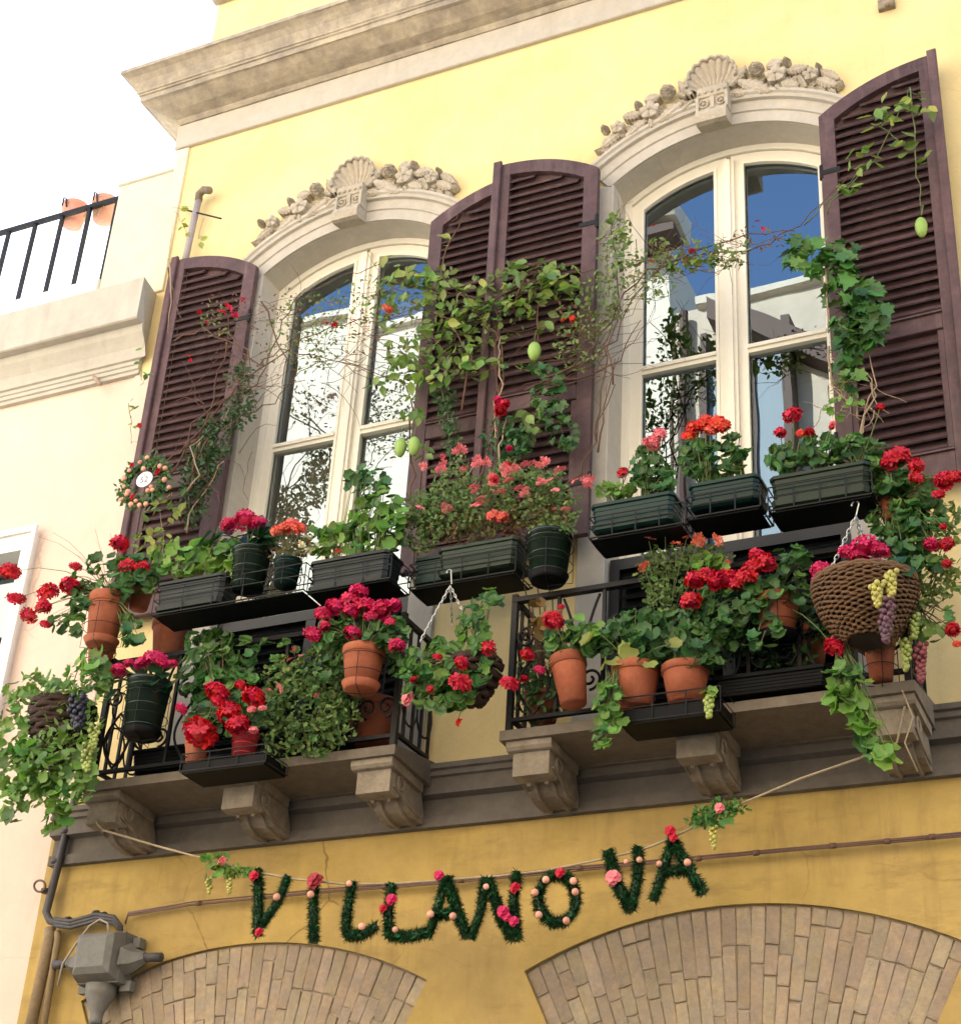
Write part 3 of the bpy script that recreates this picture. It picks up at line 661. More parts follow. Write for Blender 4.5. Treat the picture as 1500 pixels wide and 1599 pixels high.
qo('bay_frame', MB().box(-4.98, -4.9, -8.5, -8.22, 10.1, 13.3).box(-4.15, -4.05, -8.5, -8.22, 10.1, 13.3).box(-4.56, -4.50, -8.5, -8.26, 10.2, 13.0), opb)
mb = MB(); mb.add([(x, y, z) for y in (-8.519, -8.2) for x, z in ((-4.9, 13.8), (-4.9, 13.5), (-3.2, 12.2), (-3.2, 12.5))], [(0, 1, 2, 3), (7, 6, 5, 4), (0, 4, 5, 1), (1, 5, 6, 2), (2, 6, 7, 3), (3, 7, 4, 0)])
qo('stair_roof', mb, opb)
qo('downpipe', MB().tube([(-5.25, -8.4, 0), (-5.25, -8.4, 13.8)], .06, 8), opb)
for x in (-2.2, .3, 3.2):
    for z in (3.0, 6.8, 10.8):
        qo('window', MB().box(x-.45, x+.45, -8.54, -8.50, z-.9, z+.9), opg)
# ------------------------------------------------------------------ iron balcony railings
def scroll(c, r, turns, a0, d=1, n=26):
    """flat spiral in the x-z plane"""
    return [Vector((c[0]+r*(1-.8*i/n)*math.cos(a0+d*turns*2*PI*i/n), 0, c[1]+r*(1-.8*i/n)*math.sin(a0+d*turns*2*PI*i/n))) for i in range(n+1)]
RAILZ = 5.13; BASEZ = 4.47
def railing(k, x0, x1, label):
    Y = SD+.035; R_ = thing('balcony_railing', label, 'railing', (x0, Y, BASEZ), 'balcony railings')
    o = R_.location.copy()
    def part(name, mb): return obj(name, mb, iron, R_, False, o)
    part('top_rail', MB().box(x0+.02, x1-.02, Y-.018, Y+.018, RAILZ-.012, RAILZ+.012))
    part('bottom_rail', MB().box(x0+.02, x1-.02, Y-.012, Y+.012, BASEZ+.045, BASEZ+.063))
    for xe in (x0+.03, x1-.03):
        part('corner_post', MB().box(xe-.014, xe+.014, Y-.014, Y+.014, BASEZ, RAILZ+.03))
        part('side_rail', MB().box(xe-.012, xe+.012, Y, -.005, RAILZ-.012, RAILZ+.012))
        part('side_rail', MB().box(xe-.01, xe+.01, Y, -.075, BASEZ+.06, BASEZ+.078))
        yy = Y+.08
        while yy < -.05:
            part('baluster', MB().box(xe-.007, xe+.007, yy-.007, yy+.007, BASEZ+.08, RAILZ)); yy += .085
        for zc, r in ((4.72, .075), (4.92, .075)):
            for yc in (Y+.13, Y+.28): part('side_scroll', MB().tube([(xe, yc+r*math.cos(t), zc+1.3*r*math.sin(t)) for t in [j*2*PI/16 for j in range(17)]], .006, 4))
    span = x1-x0-.06; n = 8; st = span/n
    for i in range(1, n*2):
        x = x0+.03+st*i/2
        if i % 2 == 0: part('baluster', MB().box(x-.008, x+.008, Y-.008, Y+.008, BASEZ+.05, RAILZ))
        elif i % 4 == 1:
            for s in (-1, 1):
                pts = [Vector((x+s*.075*math.sin(t*PI), 0, BASEZ+.07+.30*t)) for t in [j/10 for j in range(11)]]
                part('arc_bar', MB().tube([p+Vector((0, Y, 0)) for p in pts], .007, 5))
                part('scroll', MB().tube([p+Vector((0, Y, 0)) for p in scroll((x+s*.045, 4.93), .052, 1.5, PI/2 if s > 0 else PI/2, -s)], .007, 5))
        else:
            for s in (-1, 1):
                pts = [Vector((x+s*(.02+.07*t*t), Y, BASEZ+.3+.33*t)) for t in [j/8 for j in range(9)]]
                part('arc_bar', MB().tube(pts, .007, 5))
                part('scroll', MB().tube([p+Vector((0, Y, 0)) for p in scroll((x+s*.05, 4.68), .055, 1.4, -PI/2, s)], .007, 5))
railing(0, *SL[0], 'black iron railing with scrolls round the left balcony')
railing(1, *SL[1], 'black iron railing with scrolls round the right balcony')
# ------------------------------------------------------------------ pots, planters, racks
def sz(px, py, Y): return pxm(px, py, Y)
def local(mb, o): mb.v = [(a[0]-o[0], a[1]-o[1], a[2]-o[2]) for a in mb.v]; return mb
def add_pot(t, px, ptop, pbot, wpx, Y, m_, rim=True, saucer=None, lean=0, ring=True):
    """pot as child parts of thing t; returns centre of the top opening (world)"""
    cb_, ct = P(px, pbot, Y), P(px, ptop, Y)
    r = wpx/2*sz(px, ptop, Y); h = ct.z-cb_.z; o = t.location
    base = Vector((ct.x, Y, cb_.z))-o
    M_ = Matrix.Translation(base) @ Matrix.Rotation(lean, 4, 'Y')
    prof = pot_profile(r, h, rim)
    def lp(name, prof, mm, n=28, dz=0):
        mb = MB().lathe(prof, n); mb.v = [tuple(M_ @ Vector(v)) for v in mb.v]; me = mb.mesh(name, mm, True)
        return link(name, me, t)
    b = lp('pot', [(0.001, 0)]+prof[:3]+[(prof[2][0], prof[2][1])], m_)
    lp('rim', [(prof[2][0]+.0005, prof[2][1]-.001)]+prof[3:], m_)
    lp('soil', [(.001, h*.90), (r*.87, h*.90)], soil, 16)
    if saucer: pass
    if rim is False:
        for q in (.12, .5, .86): lp('band', [(r*(.785+.2*q), h*q-.004), (r*(.80+.2*q), h*q), (r*(.785+.2*q), h*q+.004)], m_)
    if saucer: lp('saucer', [(.001, -.014), (r*.72, -.014), (r*.75, -.010), (r*.90, .020), (r*.875, .021), (r*.73, -.004), (.001, -.004)], saucer)
    if ring:
        mb = MB()
        for q in (.30, .72): mb.tube([(M_ @ Vector((r*1.06*math.cos(a), r*1.06*math.sin(a), h*q))) for a in [j*2*PI/24 for j in range(25)]], .0021, 5, False)
        for a in (0.3, 1.87, 3.44, 5.01): mb.tube([M_ @ Vector((r*1.06*math.cos(a), r*1.06*math.sin(a), h*.72)), M_ @ Vector((r*1.06*math.cos(a), r*1.06*math.sin(a), -.02)), M_ @ Vector((0, 0, -.03))], .0021, 4, False)
        tag(link('wire_ring', mb.mesh('wire_ring', wire), t))
    return M_ @ Vector((0, 0, h)) + o
def planter(px0, py0, px1, py1, hpx, Y, m_, label, tray=True, depth=.17):
    """trough: left and right ends of the front rim in the photo, height in px"""
    a, b = P(px0, py0, Y), P(px1, py1, Y); zt = (a.z+b.z)/2; h = hpx*sz(px0, py0, Y)*1.06
    t = thing('planter_box', label, 'planter', ((a.x+b.x)/2, Y+depth/2, zt-h), 'plastic planters on the balcony rails')
    o = t.location; L_ = b.x-a.x; w_ = L_/2; d = depth/2
    def loop(sx, sy, z): 
        c = .02; return [(-sx+c, -sy, z), (sx-c, -sy, z), (sx, -sy+c, z), (sx, sy-c, z), (sx-c, sy, z), (-sx+c, sy, z), (-sx, sy-c, z), (-sx, -sy+c, z)]
    def stack(levels, cap=True):
        v = [p for l in levels for p in loop(*l)]; n = 8; k = len(levels)
        f = [(i*n+j, i*n+(j+1) % n, (i+1)*n+(j+1) % n, (i+1)*n+j) for i in range(k-1) for j in range(n)]+[tuple(range(n))[::-1]]
        if cap: f.append(tuple((k-1)*n+j for j in range(n)))
        return MB().add(v, f)
    q = [(w_*.93, d*.80, .012)]
    for i in range(1, 5):      # moulded horizontal steps
        z = .012+(h-.03)*i/5; e = .93+.06*i/5
        q += [(w_*e, d*(.80+.15*i/5), z-.003), (w_*e+.0025, d*(.80+.15*i/5)+.0025, z)]
    q.append((w_*.985, d*.95, h-.022))
    link('box', stack(q).mesh('box', m_), t)
    link('rim', stack([(w_*.992, d*.96, h-.021), (w_+.004, d+.004, h-.018), (w_+.004, d+.004, h-.003), (w_, d, h), (w_*.97, d*.88, h), (w_*.965, d*.87, h-.02)]).mesh('rim', m_), t)
    link('soil', stack([(w_*.96, d*.86, h-.018), (w_*.955, d*.85, h-.0175)]).mesh('soil', soil), t)
    if tray: link('drip_tray', stack([(w_*.90, d*.82, -.004), (w_*.97, d*1.02, .004), (w_*1.0, d*1.08, .03), (w_*.985, d*1.05, .031), (w_*.93, d*.9, .010)]).mesh('drip_tray', m_), t)
    return t
def rack(px0, py0, px1, py1, hpx, Y, label, depth=.2, nv=6, tray=False):
    a, b = P(px0, py0, Y), P(px1, py1, Y); zt = (a.z+b.z)/2; h = hpx*sz(px0, py0, Y)
    t = thing('wire_rack', label, 'rack', ((a.x+b.x)/2, Y, zt-h), 'wire racks holding the pots'); w_ = (b.x-a.x)/2
    def lp(z, e=0): return [(-w_-e, 0-e, z), (w_+e, 0-e, z), (w_+e, depth+e, z), (-w_-e, depth+e, z), (-w_-e, 0-e, z)]
    link('top_wire', MB().tube(lp(h), .0035, 5).mesh('top_wire', wire), t)
    link('middle_wire', MB().tube(lp(h*.55), .003, 5).mesh('middle_wire', wire), t)
    link('bottom_wire', MB().tube(lp(0, -.004), .0045, 5).mesh('bottom_wire', wire), t)
    for i in range(nv):
        x = -w_+2*w_*i/(nv-1)
        link('cross_wire', MB().tube([(x, -.001, h), (x, -.001, 0), (x, depth*.5, -.004), (x, depth, 0), (x, depth, h)], .003, 4).mesh('cross_wire', wire), t)
    for x in (-w_*.8, w_*.8): link('hook', MB().tube([(x, depth, h*.9), (x, depth+.02, h+.03), (x, depth+.06, h+.03), (x, depth+.06, h-.02)], .005, 5).mesh('hook', wire), t)
    if tray: 
        th = h*.5; link('tray', MB().box(-w_+.01, w_-.01, .006, .012, -.006, th).box(-w_+.01, w_-.01, depth-.012, depth-.006, -.006, th).box(-w_+.01, -w_+.016, .012, depth-.012, -.006, th).box(w_-.016, w_-.01, .012, depth-.012, -.006, th).box(-w_+.01, w_-.01, .006, depth-.006, -.012, -.0065).mesh('tray', pblack), t)
    else: link('base_plate', MB().box(-w_+.01, w_-.01, .01, depth-.01, -.012, -.006).mesh('base_plate', pblack), t)
    return t
# ------------------------------------------------------------------ leaves and flowers
def fan_leaf(rim, m_, cup=.12, wav=.04, seed=0, fold=0):
    """leaf from an outline (x, y); origin at the stalk, tip towards +y; unit size about 1"""
    r_ = random.Random(seed); n = len(rim); cx = 0; cy = sum(p[1] for p in rim)/n
    v = [(0, cy, 0)]
    mids = [((cx+(x-cx)*.55), cy+(y-cy)*.55) for x, y in rim]
    for x, y in mids: v.append((x, y, cup*.25*(x*x+(y-cy)**2)*4*.3+fold*abs(x)*.5+r_.uniform(-wav, wav)*.4))
    for x, y in rim: v.append((x, y, cup*(x*x+(y-cy)**2)*1.6+fold*abs(x)+r_.uniform(-wav, wav)))
    f = [(0, 1+i, 1+(i+1) % n) for i in range(n)]+[(1+i, 1+n+i, 1+n+(i+1) % n, 1+(i+1) % n) for i in range(n)]
    return MB().add(v, f).mesh('leaf', m_, True)
def rim_ger(k, s=0):      # round scalloped
    r_ = random.Random(s); o = []
    for i in range(k):
        a = -PI/2+2*PI*(i+.5)/k; rad = .5*(1+(.09 if i % 2 else -.07)+r_.uniform(-.05, .05))
        if abs(a+PI/2) < .3 or abs(a-1.5*PI) < .3: rad *= .6
        o.append((rad*math.cos(a), .42+rad*math.sin(a)))
    return o
def rim_oval(wd=.27, s=0):
    o = [(0, 0)]
    for i in range(1, 7): u = i/6; o.append((wd*math.sin(PI*u**.8)*(1 if i < 6 else 0), u))
    return [(0, 0)]+[(wd*math.sin(PI*(i/6)**.85), i/6) for i in range(1, 6)]+[(0, 1.03)]+[(-wd*math.sin(PI*(i/6)**.85), i/6) for i in range(5, 0, -1)]
IVY = [(0, .08), (.22, -.08), (.30, .14), (.55, .22), (.34, .42), (.38, .62), (.16, .62), (0, 1.0), (-.16, .62), (-.38, .62), (-.34, .42), (-.55, .22), (-.30, .14), (-.22, -.08)]
GRAPE = [(0, .1), (.18, -.06), (.40, .05), (.42, .2), (.58, .36), (.42, .48), (.44, .68), (.22, .70), (.14, .84), (0, 1.0), (-.14, .84), (-.22, .70), (-.44, .68), (-.42, .48), (-.58, .36), (-.42, .2), (-.40, .05), (-.18, -.06)]
def fam(rimf, m_, n=4, **k): return [fan_leaf(rimf(i) if callable(rimf) else rimf, m_, seed=i*7+3, **k) for i in range(n)]
GER = fam(lambda i: rim_ger(14, i), lf_ger, 5, cup=.28, wav=.05)
GERL = fam(lambda i: rim_ger(14, i+9), lf_gerl, 4, cup=.28, wav=.05)
GERD = fam(lambda i: rim_ger(14, i+19), lf_gerd, 4, cup=.28, wav=.05)
GERV = fam(lambda i: rim_ger(14, i+29), lf_var, 3, cup=.25, wav=.05)
OVAL = fam(lambda i: rim_oval(.30), lf_vine, 4, cup=.1, wav=.03, fold=.25)
OVALP = fam(lambda i: rim_oval(.32), lf_vinep, 3, cup=.1, wav=.03, fold=.2)
IVYL = fam(IVY, lf_ivy, 4, cup=.1, wav=.04, fold=.1)
IVYB = fam(IVY, lf_ivyb, 3, cup=.1, wav=.04, fold=.1)
GRAPEL = fam(GRAPE, lf_grape, 5, cup=.15, wav=.05, fold=.08)
HYD = fam(lambda i: rim_oval(.36), lf_hyd, 4, cup=.05, wav=.03, fold=.18)
def orient(n, d):
    n = n.normalized(); d = d-n*d.dot(n)
    if d.length < 1e-4: d = n.orthogonal()
    d.normalize(); x = d.cross(n); return Matrix((x, d, n)).transposed()
def blob_pts(R_, blobs, n, Y, dy):
    tot = sum(b[2]*b[3] for b in blobs); o = []
    for b in blobs:
        k = max(1, round(n*b[2]*b[3]/tot)) if len(b) < 5 else b[4]
        for _ in range(k):
            a = R_.uniform(0, 2*PI); q = math.sqrt(R_.random())
            yy = Y+R_.uniform(-1, 1)*dy*math.sqrt(max(.1, 1-q*q)); p = P(b[0]+b[2]*q*math.cos(a), b[1]+b[3]*q*math.sin(a), yy)
            o.append((p, Vector((math.cos(a)*q, 0, -math.sin(a)*q)), b))
    return o
def leaves(t, fams, blobs, n, size, Y, dy=.06, seed=1, nz=.38, droop=.3, jit=.5, extra=None, sj=.25):
    """single leaves as parts of t, scattered through the blobs (photo px ellipses) at depth Y"""
    if fams[0] is not GRAPEL and fams[0] is not HYD: n = min(285, int(n*1.5)); size *= 1.06
    R_ = random.Random(seed); pts = blob_pts(R_, blobs, n, Y, dy); o = t.location; out = []
    for p, off, b in pts:
        ms = fams[0] if not extra or R_.random() > extra else fams[1]
        nn = Vector((off.x*.5+R_.gauss(0, jit), -.8+R_.gauss(0, jit*.5), nz+R_.gauss(0, jit)))
        dd = Vector((off.x+R_.gauss(0, .5), -.35, -droop+off.z*.8+R_.gauss(0, .4)))
        s = size*R_.uniform(1-sj, 1+sj)
        M_ = orient(nn, dd); 
        l = link('leaf', R_.choice(ms), t); q = p-M_ @ Vector((0, .4*s, 0))
        l.matrix_local = Matrix.Translation(q-o) @ M_.to_4x4() @ Matrix.Scale(s, 4)
        out.append(q)
    return out
def stems(t, root, ends, m_=None, r=.0035, seed=0, spread=.03, name='stem', sag=.0, every=1):
    R_ = random.Random(seed); mb = MB(); o = t.location
    for i, e in enumerate(ends):
        if i % every: continue
        rt = root if not isinstance(root, list) else min(root, key=lambda q: abs(q.x-e.x)+R_.random()*.05)
        a = rt+Vector((R_.uniform(-spread, spread), R_.uniform(-spread, spread), -.01)); mid = (a+e)/2+Vector((R_.uniform(-.02, .02), 0, abs(e.x-a.x)*.25+sag+R_.uniform(-.01, .02)))
        pts = [(1-u)**2*a+2*u*(1-u)*mid+u*u*e for u in (0, .25, .5, .75, 1)]
        mb.tube([p-o for p in pts], r, 4, False, r*.55)
    if mb.v: return tag(link(name, mb.mesh(name, m_ or gstem, True), t), kind='stuff')
def foliage(t, blobs, n, size, Y, dy, m_, seed=1, shape='fine', name='foliage'):
    """mass of small leaves, joined (too small to pick apart)"""
    R_ = random.Random(seed); mb = MB(); o = t.location
    for p, off, b in blob_pts(R_, blobs, n, Y, dy):
        s = size*R_.uniform(.6, 1.3); M_ = orient(Vector((R_.gauss(0, .6), -.7, R_.gauss(.3, .6))), Vector((R_.gauss(0, 1), R_.gauss(0, .4), R_.gauss(0, 1))))
        if shape == 'fine': L_ = [(0, 0, 0), (.28, .35, .05), (.14, .5, -.03), (.3, .8, .04), (0, 1, 0), (-.3, .8, .05), (-.14, .5, -.02), (-.28, .35, .05)]
        else: L_ = [(0, 0, 0), (.24, .3, .06), (.2, .7, .05), (0, 1, -.04), (-.2, .7, .05), (-.24, .3, .06)]
        k = len(L_); mb.add([p-o+M_ @ Vector(v)*s for v in L_], [(0, i, i+1) for i in range(1, k-1)])
    return tag(link(name, mb.mesh(name, m_, True), t), kind='stuff')
def floret(mb, c, nrm, r, R_, np_=5):
    M_ = orient(nrm, Vector((R_.gauss(0, 1), R_.gauss(0, 1), R_.gauss(0, 1)))); v = [c]
    f = []
    for j in range(np_):
        a = 2*PI*j/np_+R_.uniform(-.15, .15); lift = R_.uniform(.0, .45)
        k = len(v)
        for da, q in ((-.55, .62), (-.32, 1.0), (.0, 1.08), (.32, 1.0), (.55, .62)):
            v.append(c+M_ @ Vector((math.cos(a+da)*r*q, math.sin(a+da)*r*q, lift*r*q*(.6+.4*math.cos(da*3)))))
        f += [(0, k, k+1), (0, k+1, k+2), (0, k+2, k+3), (0, k+3, k+4)]
    mb.add(v, f)
def head_mesh(m_, n=50, fr=.31, seed=0, flat=.8, np_=5):
    R_ = random.Random(seed); mb = MB()
    for i in range(n):
        if R_.random() < .10: continue
        z = 1-2*(i+.5)/n*.80; a = i*2.39996; q = math.sqrt(max(0, 1-z*z)); d = Vector((q*math.cos(a), q*math.sin(a), z*flat))
        floret(mb, d*R_.uniform(.58, .84), d+Vector((0, 0, .15)), fr*R_.uniform(.75, 1.3), R_, np_)
    mb.ball((0, 0, 0), .5, 8, 5, (1, 1, flat))
    return mb.mesh('flower_head', m_)
def small_head(m_, n=7, seed=0):      # loose flat umbel
    R_ = random.Random(seed); mb = MB()
    for i in range(n):
        a = i*2.4; q = .75*math.sqrt((i+.3)/n); floret(mb, Vector((q*math.cos(a), q*math.sin(a), .2+R_.uniform(-.1, .15))), Vector((q*math.cos(a)*.6, q*math.sin(a)*.6-.3, 1)), .42, R_)
    return mb.mesh('flower_head', m_)
def rosem(m_, seed=0, n=18):
    R_ = random.Random(seed); mb = MB()
    for i in range(n):
        a = i*2.4; t = i/n; r = .2+.75*t; M_ = orient(Vector((math.cos(a)*t*1.2, math.sin(a)*t*1.2, 1.1-t*.6)), Vector((math.cos(a), math.sin(a), .3)))
        c = Vector((math.cos(a)*r*.45, math.sin(a)*r*.45, .35*(1-t)))
        L_ = [(0, -.2, 0), (.34, .05, .08), (.36, .35, .16), (.15, .55, .1), (-.15, .55, .1), (-.36, .35, .16), (-.34, .05, .08)]
        mb.add([c+M_ @ Vector(v) for v in L_], [(0, j, j+1) for j in range(1, 6)])
    mb.ball((0, 0, .1), .42, 8, 5)
    return mb.mesh('rose', m_)
HEAD = {k: [head_mesh(m_, n=(50, 40, 30, 56)[i], fr=(.31, .34, .36, .30)[i], seed=i+1, flat=(.8, .7, .9, .75)[i]) for i in range(4)] for k, m_ in dict(red=f_red, mag=f_mag, pink=f_pink, cor=f_cor, org=f_org, wht=f_wht).items()}
SMH = {k: [small_head(m_, 6+i, seed=i) for i in range(3)] for k, m_ in dict(red=f_red, mag=f_mag, pink=f_pink, cor=f_cor, wht=f_wht, org=f_org).items()}
HYH = {k: [head_mesh(m_, n=70, fr=.22, seed=i+5, flat=.62, np_=4) for i in range(2)] for k, m_ in dict(mag=f_mag, pink=f_pink, red=f_red).items()}
ROSE = {k: rosem(m_, i) for i, (k, m_) in enumerate(dict(red=f_red, mag=f_mag, pink=f_pink, dark=f_dark, org=f_org).items())}
BUD = MB().ball((0, 0, 0), 1, 10, 7).mesh('bud', f_sal, True)
hr = random.Random(77)
def heads(t, lst, Y, src=HEAD, name='flower_head', scale=1.0):
    """flower heads: (px, py, radius px, colour[, y])"""
    o = t.location; out = []
    for h in lst:
        yy = h[4] if len(h) > 4 else Y-.03; p = P(h[0], h[1], yy); r = h[2]*sz(h[0], h[1], yy)*scale*(1.08 if src is HEAD else 1)
        ms = src[h[3]]; ms = hr.choice(ms) if isinstance(ms, list) else ms
        l = link(name, ms, t, p-o); l.scale = (r, r, r)
        if src is HEAD or src is HYH: l.scale = (r*hr.uniform(.95, 1.15), r, r*hr.uniform(.8, 1.0)); l.rotation_euler = (hr.uniform(.0, .5), hr.uniform(-.3, .3), hr.uniform(0, 6.28))
        elif src is ROSE: l.rotation_euler = (hr.uniform(1.0, 1.5), 0, hr.uniform(-.9, -.2))
        else: l.rotation_euler = (hr.uniform(.0, .7), hr.uniform(-.3, .3), hr.uniform(0, 6.28))
        out.append(p)
    return out
def grapes(t, px, py, wpx, hpx, Y, m_, size=.0095, n=38, seed=0, name='grape'):
    R_ = random.Random(seed); o = t.location; me = MB().ball((0, 0, 0), 1, 9, 6).mesh(name, m_, True)
    for i in range(n):
        u = (i+.5)/n; a = i*2.4; wv = (1-u)**.6*.9+.12; p = P(px, py+hpx*(u-.5), Y); r = wpx/2*sz(px, py, Y)*wv*(.45+.5*R_.random())
        l = link(name, me, t, p-o+Vector((math.cos(a)*r, math.sin(a)*r*.8, 0))); s = size*R_.uniform(.85, 1.15); l.scale = (s, s, s*1.1)
# ---- upper racks, left balcony -------------------------------------------------
UY = -.66
rack(244, 915, 478, 884, 44, UY-.01, 'wire rack on the left balcony rail under the slate trough and two round green pots', nv=6)
rack(484, 884, 612, 868, 40, UY-.01, 'wire rack holding the dark ribbed trough at the right end of the left balcony', nv=4)
t = planter(246, 909, 350, 894, 48, UY, pslate, 'smooth slate-black trough at the left end of the left balcony rail')
tp = t.location+Vector((0, 0, .15))
e = leaves(t, (GERL, GER), [(290, 872, 52, 26), (345, 868, 28, 26), (365, 880, 14, 20)], 62, .062, UY+.05, .07, 1, extra=.2)
stems(t, [tp+Vector((x, 0, 0)) for x in (-.12, 0, .12)], e, every=2)
t = planter(484, 876, 606, 857, 52, UY, pslate, 'dark ribbed trough filled with tall pale green geraniums')
tp = t.location+Vector((0, 0, .16))
e = leaves(t, (GERL, GER), [(590, 810, 42, 52), (540, 840, 40, 22), (506, 845, 26, 22)], 105, .058, UY+.08, .08, 2, extra=.25)
e += leaves(t, (GERD, GER), [(572, 755, 32, 26), (612, 846, 24, 26)], 36, .055, UY+.12, .05, 3, extra=.3)
stems(t, [tp+Vector((x, 0, 0)) for x in (-.12, 0, .1)], e, every=2, m_=gstem)
heads(t, [(527, 861, 7, 'cor')], UY, SMH)
t = thing('potted_hydrangea', 'magenta hydrangea with broad dark leaves in a glossy dark green pot on the left rail', 'potted plant', P(394, 920, UY+.08))
tp = add_pot(t, 394, 862, 921, 62, UY+.07, potgreen, False)
e = leaves(t, (HYD,), [(372, 846, 55, 22), (410, 840, 32, 18)], 34, .125, UY+.06, .06, 4, nz=.9, droop=.3, jit=.35)
h = heads(t, [(384, 812, 24, 'mag'), (358, 820, 18, 'mag'), (405, 815, 15, 'mag')], UY+.03, HYH); stems(t, tp, e+h, every=2, r=.005)
t = thing('potted_begonia', 'small green pot with coral and cream flowers between the hydrangea and the ribbed trough', 'potted plant', P(450, 914, UY+.08))
tp = add_pot(t, 450, 876, 915, 44, UY+.06, pgreen, False)
foliage(t, [(450, 852, 36, 24), (475, 850, 20, 18)], 260, .026, UY+.06, .06, lf_rust, 5, 'oval')
foliage(t, [(455, 850, 38, 24)], 160, .028, UY+.06, .06, lf_small, 15, 'oval')
h = heads(t, [(434, 828, 13, 'cor'), (458, 822, 15, 'cor'), (446, 824, 12, 'cor'), (470, 824, 9, 'cor')], UY, HEAD)+heads(t, [(480, 842, 10, 'wht'), (492, 852, 9, 'wht'), (484, 860, 8, 'wht'), (470, 850, 8, 'wht')], UY, SMH)
stems(t, tp, h, r=.003)
# troughs bridging the gap
GY = -.52
rack(640, 880, 806, 856, 40, GY-.01, 'wire rack bridging the gap between the two balconies', nv=5)
t = planter(646, 872, 700, 864, 44, GY+.06, pgreen, 'short blue-green trough tucked behind the olive one between the balconies')
foliage(t, [(660, 830, 30, 34), (672, 800, 20, 24)], 420, .028, GY+.06, .07, lf_fine, 6)
t = planter(684, 856, 806, 836, 46, GY, polive, 'olive green trough under the tall pink ivy geranium between the balconies')
foliage(t, [(700, 800, 56, 40), (750, 790, 50, 50), (820, 775, 64, 46), (870, 790, 36, 36), (718, 745, 18, 34), (690, 760, 14, 30), (655, 790, 24, 24), (790, 735, 24, 20), (850, 745, 30, 20)], 3000, .027, GY+.06, .12, lf_fine, 7)
foliage(t, [(740, 820, 80, 34), (830, 810, 60, 34)], 900, .026, GY+.06, .1, lf_rust, 8)
H_ = [(660, 728, 7), (690, 731, 10), (719, 703, 11), (692, 714, 6), (745, 722, 9), (725, 734, 8), (760, 722, 8), (697, 795, 10), (741, 764, 9), (752, 785, 12), (742, 792, 9), (768, 752, 9), (790, 735, 10), (805, 732, 8), (780, 770, 10), (822, 726, 8), (838, 728, 9), (850, 720, 8), (770, 745, 7), (812, 764, 8), (860, 752, 8), (867, 766, 7), (820, 770, 8), (873, 735, 10), (897, 753, 7), (917, 752, 10), (884, 796, 7), (845, 752, 7), (795, 752, 8), (632, 817, 7), (920, 758, 6), (655, 795, 7), (775, 810, 10)]
heads(t, [(x, y, r*1.25, 'pink') for x, y, r in H_], GY-.02, SMH)
heads(t, [(770, 806, 12, 'cor'), (785, 808, 11, 'cor'), (772, 748, 7, 'red'), (795, 700, 6, 'mag'), (792, 726, 7, 'red')], GY-.02, HEAD)
t = thing('round_pot', 'round glossy green pot between the balconies below the tall pink geranium', 'pot', P(858, 905, GY+.05))
tp = add_pot(t, 858, 838, 905, 72, GY+.02, potgreen, False, saucer=pblack)
foliage(t, [(860, 825, 34, 16)], 220, .024, GY, .08, lf_fine, 9); heads(t, [(866, 796, 6, 'pink'), (828, 832, 5, 'wht')], GY-.04, SMH)
# ---- upper racks, right balcony
rack(920, 806, 1066, 786, 36, UY-.01, 'wire rack under the leftmost trough of the right balcony', nv=5)
rack(1070, 776, 1186, 758, 36, UY-.01, 'wire rack under the middle trough of the right balcony', nv=4)
rack(1198, 760, 1360, 736, 40, UY-.01, 'wire rack under the olive trough at the right end of the right balcony', nv=5)
t = planter(922, 788, 1050, 765, 46, UY, pgreen, 'green trough at the left end of the right balcony rail'); tp = t.location+Vector((0, 0, .15))
e = leaves(t, (GER, GERD), [(1015, 742, 36, 24), (1005, 715, 22, 16), (1025, 755, 28, 12)], 58, .05, UY+.07, .06, 10, extra=.5)
e += leaves(t, (GERL,), [(958, 765, 28, 12)], 26, .04, UY+.07, .05, 11)
h = heads(t, [(1018, 692, 13, 'pink'), (1030, 678, 12, 'pink'), (1010, 690, 9, 'pink'), (972, 738, 10, 'red'), (917, 752, 8, 'pink')], UY+.05); stems(t, [tp+Vector((x, 0, 0)) for x in (-.1, .05)], e[::2]+h)
t = planter(1074, 755, 1182, 738, 42, UY, pgreen, 'green trough with orange geraniums in the middle of the right balcony rail'); tp = t.location+Vector((0, 0, .15))
e = leaves(t, (GERD, GER), [(1110, 720, 52, 30), (1090, 700, 30, 16), (1150, 695, 22, 20)], 95, .048, UY+.07, .07, 12, extra=.5)
h = heads(t, [(1085, 668, 15, 'org'), (1100, 660, 14, 'org'), (1120, 662, 17, 'org'), (1075, 680, 11, 'org'), (1130, 665, 12, 'org'), (1108, 672, 11, 'cor')], UY+.05); stems(t, [tp+Vector((x, 0, 0)) for x in (-.1, .05)], e[::2]+h)
t = planter(1201, 744, 1354, 718, 52, UY, polive, 'large olive trough with red geraniums at the right end of the right balcony'); tp = t.location+Vector((0, 0, .17))
e = leaves(t, (GER, GERD), [(1270, 705, 66, 24), (1225, 722, 26, 14), (1330, 700, 30, 18), (1360, 712, 26, 26)], 135, .048, UY+.07, .07, 13, extra=.4)
h = heads(t, [(1237, 648, 16, 'red'), (1218, 675, 11, 'red'), (1250, 677, 9, 'org'), (1264, 674, 8, 'red'), (1300, 661, 6, 'pink'), (1298, 667, 5, 'red'), (1374, 635, 7, 'red')], UY+.06); stems(t, [tp+Vector((x, 0, 0)) for x in (-.15, 0, .15)], e[::2]+h)
t = thing('potted_geranium', 'scarlet geranium spilling out at the right end of the upper rail', 'potted plant', P(1395, 800, -.55))
tp = add_pot(t, 1392, 770, 815, 46, -.52, terra, ring=False)
